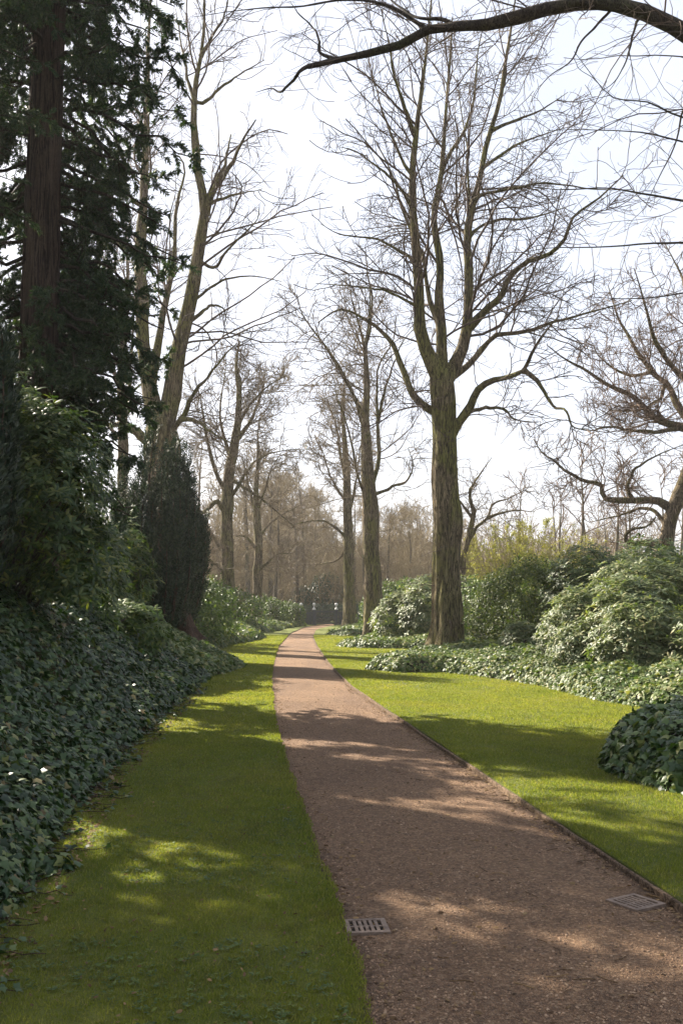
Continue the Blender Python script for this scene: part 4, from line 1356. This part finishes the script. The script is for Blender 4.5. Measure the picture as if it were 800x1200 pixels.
shrub('rhododendron', 'grey green rhododendron between the thick lime and the slim lime on the right', 'shrub',
      [(2.1, 36.5, .8, 1.0, 1.0, 1.0), (3.2, 35.5, .95, 1.2, 1.1, 1.2), (3.4, 38, 1.2, 1.3, 1.2, 1.3), (4.8, 37, 1.1, 1.2, 1.2, 1.3)], 2600, 'rosette', 'rhodo_pale', .18, 305, stems=10)
shrub('laurel', 'bright green laurel glimpsed behind the slim right lime trunk', 'shrub',
      [(2.3, 47, 1.1, 1.1, 1.0, 1.3), (3.4, 48, 1.3, 1.2, 1.0, 1.3), (1.6, 49, .9, .8, .8, 1.1)], 6000, 'oval', 'laurel', .13, 306)
shrub('laurel', 'green laurel mound between the distant right limes near the gate', 'shrub',
      [(2.2, 60, 1.0, 1.0, 1.0, 1.3), (3.6, 60, 1.2, 1.2, 1.0, 1.4)], 4000, 'oval', 'laurel', .15, 307)
shrub('laurel', 'yellow green laurel behind the dark dome bush on the right', 'shrub',
      [(6.6, 31, 1.4, 1.4, 1.2, 1.3), (8.2, 31, 1.5, 1.4, 1.2, 1.3), (4.6, 33, 1.2, 1.2, 1.2, 1.2), (10.5, 30, 1.6, 1.6, 1.2, 1.4)], 9000, 'oval', 'laurel', .12, 308)

# left side
shrub('rhododendron', 'tall dark rhododendron on the left bank in front of the redwood trunk', 'shrub',
      [(-3.75, 12.9, 2.9, .75, .9, 1.3), (-4.7, 13.4, 3.3, 1.0, 1.0, 1.4), (-5.6, 13.8, 2.9, 1.0, 1.1, 1.5), (-3.5, 13.1, 2.0, .6, .8, .8), (-4.2, 13.4, 2.3, .8, .8, .8), (-5.4, 13.2, 1.8, .9, .9, .9)],
      5200, 'rosette', 'rhodo', .115, 311, stems=9, depth=.2)
shrub('rhododendron', 'shaded rhododendron filling the gap between the redwood and the columnar yew', 'shrub',
      [(-5.6, 21.5, 2.0, 1.1, 1.1, 1.5), (-6.6, 22.5, 2.6, 1.3, 1.2, 1.8), (-5.3, 23.5, 2.0, .9, 1, 1.5)], 2000, 'rosette', 'rhodo', .16, 312, stems=9)
shrub('laurel', 'low sunlit laurel on the bank under the tall dark rhododendron', 'shrub',
      [(-4.6, 17.2, 1.3, .8, .9, .7), (-3.9, 18.6, 1.0, .7, .8, .6), (-5.4, 17.4, 1.5, .8, .9, .8)], 900, 'rosette', 'laurel', .15, 313, stems=7)
shrub('laurel', 'rounded green laurel beside the far left lime trunk', 'shrub',
      [(-4.7, 34, 1.0, 1.0, 1.2, 1.4), (-5.8, 35, 1.4, 1.2, 1.2, 1.6), (-4.4, 36.5, .9, .8, 1, 1.2), (-4.5, 32.5, .7, .7, .8, .9)], 9000, 'oval', 'laurel', .11, 314)
shrub('laurel', 'dark laurel between the two far left lime trunks', 'shrub',
      [(-5.0, 49, .9, 1.0, 1.0, 1.2), (-6.2, 50, 1.2, 1.2, 1.0, 1.5), (-4.6, 52, .8, .7, .8, 1.0)], 5000, 'oval', 'laurel', .13, 315)
shrub('laurel', 'small yellow green bush beside the far gate on the left lawn', 'shrub',
      [(-2.7, 59.5, .6, .6, .6, .75), (-3.2, 60.2, .75, .6, .6, .75)], 2600, 'oval', 'laurel', .11, 316)
shrub('laurel', 'low green bush right of the farthest left lime trunk', 'shrub',
      [(-3.9, 58.5, .75, .8, .8, .9), (-4.7, 59.5, .9, .8, .8, 1.0)], 3000, 'oval', 'laurel', .12, 317)
shrub('holly', 'dark evergreen mass looming behind the far gate', 'shrub',
      [(-1.5, 76, 1.9, 1.0, 1., 1.5), (-.5, 77, 1.5, 1.1, 1., 1.3), (-2.6, 77, 1.3, 1.2, 1.2, 1.4), (-.9, 76.5, 2.8, .7, .8, .8), (.4, 78, 1.2, .9, 1, 1.2)], 9000, 'oval', 'far_green', .17, 318)
for i, (x, y, s, lb) in enumerate([(-9, 26, 2.4, 'large dark evergreen shrub deep behind the redwood on the left bank'), (-9.5, 38, 2.2, 'broad evergreen shrub behind the big three stemmed lime'), (-10, 17, 2.6, 'dense evergreen shrub at the far left behind the redwood')]):
    shrub('rhododendron', lb, 'shrub', [(x, y, s * .6 + .5, s * .9, s * .7, s), (x - 2, y + 1, s * .6 + .5, s * .9, s * .7, s)], 1500, 'rosette', 'rhodo', .19, 330 + i)

# willow thicket, yellowish
gg = np.random.default_rng(41)
wx, wy = 8.3, 46.0
root = thing('willow_thicket', 'pale yellow green willow thicket of upright stems beyond the dome bush', 'shrub', (wx, wy, .2))
n = 150
bx = wx + gg.normal(0, 1.3, n); by = wy + gg.normal(0, 1.0, n)
K = 7
hh = gg.uniform(3.6, 5.4, n) * (1 - .08 * np.abs(bx - wx))
dr = np.stack([(bx - wx) * .12 + gg.normal(0, .12, n), gg.normal(0, .12, n), np.ones(n)], -1)
pts = np.zeros((n, K, 3)); pts[:, 0] = np.stack([bx, by, np.full(n, .1)], -1)
for k in range(1, K):
    dr = nrm(dr + gg.normal(0, .05, (n, 3)) + (pts[:, k - 1] - [wx, wy, 0]) * [.01, .01, 0])
    pts[:, k] = pts[:, k - 1] + dr * (hh / (K - 1))[:, None]
mb = MB(); rr_ = np.repeat(np.linspace(.025, .007, K)[None], n, 0); tubes(mb, pts, rr_, 4)
part(mb, 'stems', M['gold_twig'], root)
a, b = grow(pts, rr_, 3.2, .25, 1., (28, 10), .22, 5, .1, .08, .6, .008, .3, 1.1, seed=42)
a2, b2 = grow(a, b, 3.5, .1, 1., (30, 10), .5, 4, .1, .06, .6, .007, .2, .6, seed=43)
mb = MB(); tubes(mb, a, b, 3); tubes(mb, a2, b2, 3)
i = gg.integers(0, len(a2), 38000); tt = gg.integers(0, 4, 38000)
lp = a2[i, tt] + gg.normal(0, .04, (38000, 3))
lf_ = MB(); place(lf_, OVAL, lp, gg.normal(size=(38000, 3)), nrm(gg.normal(size=(38000, 3))), gg.uniform(.05, .09, 38000))
part(mb, 'twigs', M['gold_twig'], root); part(lf_, 'foliage', M['willow'], root)

# ------------------------------------------------------------------ yews


def yew(label, cx, cy, h, r, n, seed, top=.35, lowtrim=0., trunk_dx=0.):
    g = np.random.default_rng(seed)
    zb = float(terrain(cx, cy))
    root = thing('irish_yew', label, 'yew', (cx, cy, zb))
    mb = MB()
    trunk_mesh(mb, [[cx + trunk_dx, cy, zb - .1, r * .24], [cx + trunk_dx * .5, cy, zb + h * .25, r * .18], [cx, cy, zb + h * .6, r * .08]], S=22, flare=.9, fh=.35, seed=seed, ridge=.2, rough=.1)
    part(mb, 'trunk', M['yew_bark'], root)
    # upright plumes
    npl = 74
    th = g.uniform(0, 6.28, npl); rr = r * np.sqrt(g.random(npl)) * .88
    env = 1 - (rr / r) ** 2
    ph = h * (top + (1 - top) * env) * g.uniform(.62, 1.12, npl)
    x0 = cx + rr * np.cos(th) * .65; y0 = cy + rr * np.sin(th) * .65
    x1 = cx + rr * np.cos(th) * 1.05; y1 = cy + rr * np.sin(th) * 1.05
    z0 = zb + lowtrim + .15 * g.random(npl) + .05
    t = np.linspace(0, 1, 8)[None, :]
    bow = np.sin(t * np.pi) * .12 * r
    pl = np.stack([x0[:, None] * (1 - t) + x1[:, None] * t + np.cos(th)[:, None] * bow * 1.6, y0[:, None] * (1 - t) + y1[:, None] * t + np.sin(th)[:, None] * bow * 1.6, z0[:, None] + (ph - (z0 - zb))[:, None] * t], -1)
    B = MB(); tubes(B, pl, np.repeat(np.linspace(.03, .006, 8)[None], npl, 0), 4)
    # sprays
    i = g.integers(0, npl, n); u = g.random(n) ** .85 * 7; k = np.minimum(u.astype(int), 6); f = (u - k)[:, None]
    p = pl[i, k] * (1 - f) + pl[i, k + 1] * f
    w = r * .17 * (1.15 - u / 7 * .95)
    a = g.uniform(0, 6.28, n)
    od = np.stack([np.cos(a), np.sin(a), np.zeros(n)], -1)
    L = MB()
    sd = nrm(od * .38 + [0, 0, 1] + g.normal(0, .12, (n, 3)))
    sl = g.uniform(.16, .36, n) * h / 5.5
    m = 11
    for q in range(m):
        s = (q + .5) / m
        b_ = p + od * (w * g.random(n))[:, None] * .0 + od * w[:, None] * .7 + sd * (sl * s)[:, None]
        nd = nrm(sd * .8 + np.cross(sd, od) * (1 if q % 2 else -1) * .8 + g.normal(0, .2, (n, 3)))
        place(L, NEED, b_, nd, nrm(od + g.normal(0, .4, (n, 3))), g.uniform(.06, .115, n), width=g.uniform(.02, .032, n))
    part(B, 'branches', M['yew_bark'], root)
    part(L, 'crown', M['yew'], root)
    return root


yew('dark columnar yew with a reddish trunk base on the left lawn edge', -4.7, 25.8, 5.2, 1.3, 10500, 401, .5, .1, .7)
yew('blackish upright yew at the left edge of the view on the near bank', -4.35, 10.8, 3.7, .8, 6500, 402, .6)

# ------------------------------------------------------------------ redwood on the left bank
bx, by = -5.25, 17.0
zb = float(terrain(bx, by))
root = thing('redwood_tree', 'tall dark redwood with a red brown furrowed trunk on the left bank', 'tree', (bx, by, zb))
mb = MB()
rows = [[bx + .12, by, zb - .2, .50], [bx + .05, by, zb + 1.2, .40], [bx, by, zb + 3.5, .35], [bx, by, zb + 7, .31], [bx + .02, by, zb + 11, .27], [bx, by, zb + 16, .2], [bx, by, zb + 21, .1], [bx, by, zb + 24, .03]]
trunk_mesh(mb, rows, S=40, step=.16, flare=.7, fh=.8, seed=5, ridge=.16, rough=.05, lobes=6)
part(mb, 'trunk', M['red_bark'], root)
gg = np.random.default_rng(88)
nb = 150
nb = 275
hz = 2.6 + 20.5 * (np.arange(nb) + gg.random(nb)) / nb
th = np.arange(nb) * 2.399 + gg.normal(0, .5, nb)
hz[-34:] = gg.uniform(1.9, 6.5, 34); th[-34:] = gg.uniform(-.5, 1.6, 34)
back = (np.sin(th) < -.35) & (hz > 5.6) & (hz < 9.2)
th = np.where(back, -th, th)
ln = np.interp(hz, [2.6, 6, 12, 20, 23.5], [1.9, 2.35, 2.85, 2.0, .6]) * gg.uniform(.65, 1.12, nb)
K = 9
t = np.linspace(0, 1, K)[None]
dirx, diry = np.cos(th), np.sin(th)
zz = hz[:, None] + ln[:, None] * (.12 * t - .75 * t ** 2 + .35 * t ** 3)
pl = np.stack([bx + dirx[:, None] * ln[:, None] * t * .95, by + diry[:, None] * ln[:, None] * t * .95, zb + zz], -1)
pl[:, 1:] += gg.normal(0, .05, pl[:, 1:].shape)
rb = np.repeat(np.linspace(.045, .01, K)[None], nb, 0)
B = MB(); tubes(B, pl, rb, 5)
a, b = grow(pl, rb, 5.0, .15, 1., (52, 14), .34, 6, .12, -.13, .5, .005, .3, 1.1, seed=89)
tubes(B, a, b, 4)
a2, b2 = grow(a, b, 8.5, .1, 1., (45, 14), .5, 5, .12, -.2, .6, .004, .15, .5, seed=90)
tubes(B, a2, b2, 3)
L = MB()
for src in (a, a2):
    m = len(src)
    for rep in range(44 if src is a2 else 60):
        u = gg.random(m) * (src.shape[1] - 1); k = np.minimum(u.astype(int), src.shape[1] - 2); f = (u - k)[:, None]
        ii = np.arange(m)
        p = src[ii, k] * (1 - f) + src[ii, k + 1] * f
        T = nrm(src[ii, k + 1] - src[ii, k])
        sd = nrm(np.cross(T, gg.normal(size=(m, 3))))
        xa = T * .8 + sd * .75
        place(L, NEED, p, xa, nrm(gg.normal(size=(m, 3)) + [0, 0, .6]), gg.uniform(.055, .12, m), width=gg.uniform(.014, .028, m))
part(B, 'branches', M['dark_bark'], root)
part(L, 'crown', M['redwood_leaf'], root)

r2 = root.copy(); COL.objects.link(r2)  # second copy, added to shade the foreground; its crown shows at the left edge
for ch in list(root.children):
    c = ch.copy(); COL.objects.link(c); c.parent = r2
r2.location = (-6.4, 13.9, float(terrain(-6.4, 13.9))); r2.rotation_euler = (0, 0, 2.1); r2.scale = (.72, .72, .62)
r2['label'] = 'dark redwood copy added to shade the foreground, its trunk just outside the left edge of the view'
r3 = root.copy(); COL.objects.link(r3)  # third copy, unseen, added to cast shade on the near lawn
for ch in list(root.children):
    c = ch.copy(); COL.objects.link(c); c.parent = r3
r3.location = (-7.7, 10.7, float(terrain(-7.7, 10.7))); r3.rotation_euler = (0, 0, 4.0); r3.scale = (.85, .85, .6)
r3['label'] = 'nearest and shortest dark redwood, an unseen shade caster added wholly beyond the left edge of the view'

# ------------------------------------------------------------------ gate at the end of the path


def lathe(mb, prof, x, y, S=18, mi=0):
    a = np.linspace(0, 2 * np.pi, S, endpoint=False)
    V = np.array([[(x + r * math.cos(t), y + r * math.sin(t), z) for t in a] for r, z in prof])
    n = len(prof)
    k = np.arange(n - 1)[:, None]; s = np.arange(S)[None]
    mb.add(V.reshape(-1, 3), np.stack([k * S + s, k * S + (s + 1) % S, (k + 1) * S + (s + 1) % S, (k + 1) * S + s], -1).reshape(-1, 4), mi)


GY = 63.0


def gate_post(px, label, y=GY):
    x = (px - 400) / F * y
    z = float(max(terrain(x, y), -.02))
    root = thing('gate_post', label, 'post', (x, y, z), 'posts with white balls at the far gate')
    mb = MB(); box(mb, x - .1, x + .1, y - .1, y + .1, z - .1, z + .99); box(mb, x - .13, x + .13, y - .13, y + .13, z - .1, z + .14)
    part(mb, 'shaft', M['iron'], root, False)
    mb = MB(); lathe(mb, [(.0, z + .99), (.1, z + .992), (.105, z + 1.05), (.07, z + 1.1), (.035, z + 1.14), (.03, z + 1.25)], x, y)
    part(mb, 'cap', M['globe'], root)
    mb = MB(); lathe(mb, [(.1 * math.sin(a) + .0005, z + 1.33 - .1 * math.cos(a)) for a in np.linspace(0, math.pi, 14)], x, y)
    part(mb, 'ball_finial', M['globe'], root)


gate_post(368, 'dark post with white ball finial left of the far gate')
gate_post(394, 'dark post with white ball finial right of the far gate, by the lime trunk')
gate_post(353, 'dark post with white ball finial half behind the small yellow green bush')
x0, x1 = (368 - 400) / F * GY + .12, (394 - 400) / F * GY - .12
root = thing('iron_gate', 'dark iron gate closing the far end of the gravel path', 'gate', ((x0 + x1) / 2, GY, 0))
mb = MB()
box(mb, x0, x1, GY - .025, GY + .025, .08, .14); box(mb, x0, x1, GY - .025, GY + .025, .82, .88); box(mb, x0, x1, GY - .02, GY + .02, .46, .5)
box(mb, x0, x0 + .05, GY - .028, GY + .028, .05, .92); box(mb, x1 - .05, x1, GY - .028, GY + .028, .05, .92)
part(mb, 'frame', M['iron'], root, False)
mb = MB()
for x in np.arange(x0 + .1, x1 - .06, .075):
    box(mb, x - .012, x + .012, GY - .012, GY + .012, .1, .95)
part(mb, 'bars', M['iron'], root, False)


def low_wall(label, xa, xb):
    root = thing('low_wall', label, 'wall', ((xa + xb) / 2, GY + .2, 0))
    mb = MB(); box(mb, xa, xb, GY + .08, GY + .32, -.1, .78); part(mb, 'wall_body', M['iron'], root, False)
    mb = MB(); box(mb, xa - .02, xb + .02, GY + .04, GY + .36, .782, .84); part(mb, 'coping', M['iron'], root, False)


low_wall('dark low wall running left from the far gate', -7, x0 - .26)
low_wall('dark low wall running right from the far gate behind the lime', x1 + .26, 6)
# clipped hedge behind the gate
shrub('hedge', 'dark clipped hedge crossing behind the far gate', 'hedge', [(x, 68.5, .55, .9, .5, .75) for x in np.arange(-6, 6, 1.1)], 12000, 'oval', 'far_green', .14, 350, depth=.1)

# ------------------------------------------------------------------ haze in the air
HAZE = .0005
if HAZE:
    mb = MB(); box(mb, -420, 420, -95, 520, -8, 27)
    hm = bpy.data.materials.new('haze'); hm.use_nodes = True; hm.node_tree.nodes.clear()
    pv = hm.node_tree.nodes.new('ShaderNodeVolumePrincipled'); pv.inputs['Color'].default_value = (.98, .96, .92, 1)
    pv.inputs['Density'].default_value = HAZE; pv.inputs['Anisotropy'].default_value = .3
    ho = hm.node_tree.nodes.new('ShaderNodeOutputMaterial'); hm.node_tree.links.new(pv.outputs[0], ho.inputs['Volume'])
    struct(mb.build('haze', hm, smooth=False), 'stuff', 'thin pale haze in the air over the whole garden', 'haze')

# ------------------------------------------------------------------ light
SUN_EL, SUN_AZ = R(34), R(-48)     # azimuth from +Y (view direction) towards -X
sdir = Vector((math.sin(SUN_AZ) * math.cos(SUN_EL), math.cos(SUN_AZ) * math.cos(SUN_EL), math.sin(SUN_EL)))
sun = bpy.data.objects.new('sun', bpy.data.lights.new('sun', 'SUN'))
COL.objects.link(sun)
sun.data.energy = 5.0
sun.data.angle = R(.55)
sun.data.color = (1, .91, .77)
sun.rotation_euler = sdir.to_track_quat('Z', 'Y').to_euler()
sun.location = (-20, 20, 30)
w = bpy.data.worlds.new("World")
sc.world = w
w.use_nodes = True
nt = w.node_tree
nt.nodes.clear()
sky = nt.nodes.new('ShaderNodeTexSky')
sky.sky_type = 'NISHITA'
sky.sun_disc = False
sky.sun_elevation = SUN_EL
sky.sun_rotation = SUN_AZ
sky.altitude = 50
sky.air_density = 1.0
sky.dust_density = 4.0
sky.ozone_density = 1.0
bg = nt.nodes.new('ShaderNodeBackground'); bg.inputs[1].default_value = .054
# thin high cloud veil whitening the blue
tc = nt.nodes.new('ShaderNodeTexCoord')
ns = nt.nodes.new('ShaderNodeTexNoise'); ns.inputs['Scale'].default_value = 1.6; ns.inputs['Detail'].default_value = 6; ns.inputs['Roughness'].default_value = .55
mp = nt.nodes.new('ShaderNodeMapping'); mp.inputs['Scale'].default_value = (1, 1, 2.2)
nt.links.new(tc.outputs['Generated'], mp.inputs[0]); nt.links.new(mp.outputs[0], ns.inputs['Vector'])
mr = nt.nodes.new('ShaderNodeMapRange'); mr.inputs[1].default_value = .3; mr.inputs[2].default_value = .75; mr.inputs[3].default_value = .42; mr.inputs[4].default_value = .9
nt.links.new(ns.outputs[0], mr.inputs[0])
mx = nt.nodes.new('ShaderNodeMix'); mx.data_type = 'RGBA'
mx.inputs[7].default_value = (5.2, 5.5, 6.3, 1)
nt.links.new(mr.outputs[0], mx.inputs[0]); nt.links.new(sky.outputs[0], mx.inputs[6])
nt.links.new(mx.outputs[2], bg.inputs[0])
ow = nt.nodes.new('ShaderNodeOutputWorld')
nt.links.new(bg.outputs[0], ow.inputs[0])

# ------------------------------------------------------------------ render settings
vs = sc.view_settings
sc.display_settings.display_device = 'sRGB'
vs.view_transform = 'Standard'
vs.look = 'None'
vs.exposure = 2.0
vs.gamma = 1
vs.use_curve_mapping = False
cy = sc.cycles
cy.max_bounces = 6
cy.diffuse_bounces = 3
cy.glossy_bounces = 2
cy.transmission_bounces = 4
cy.transparent_max_bounces = 4
cy.volume_bounces = 1
cy.sample_clamp_indirect = 6
cy.use_denoising = True
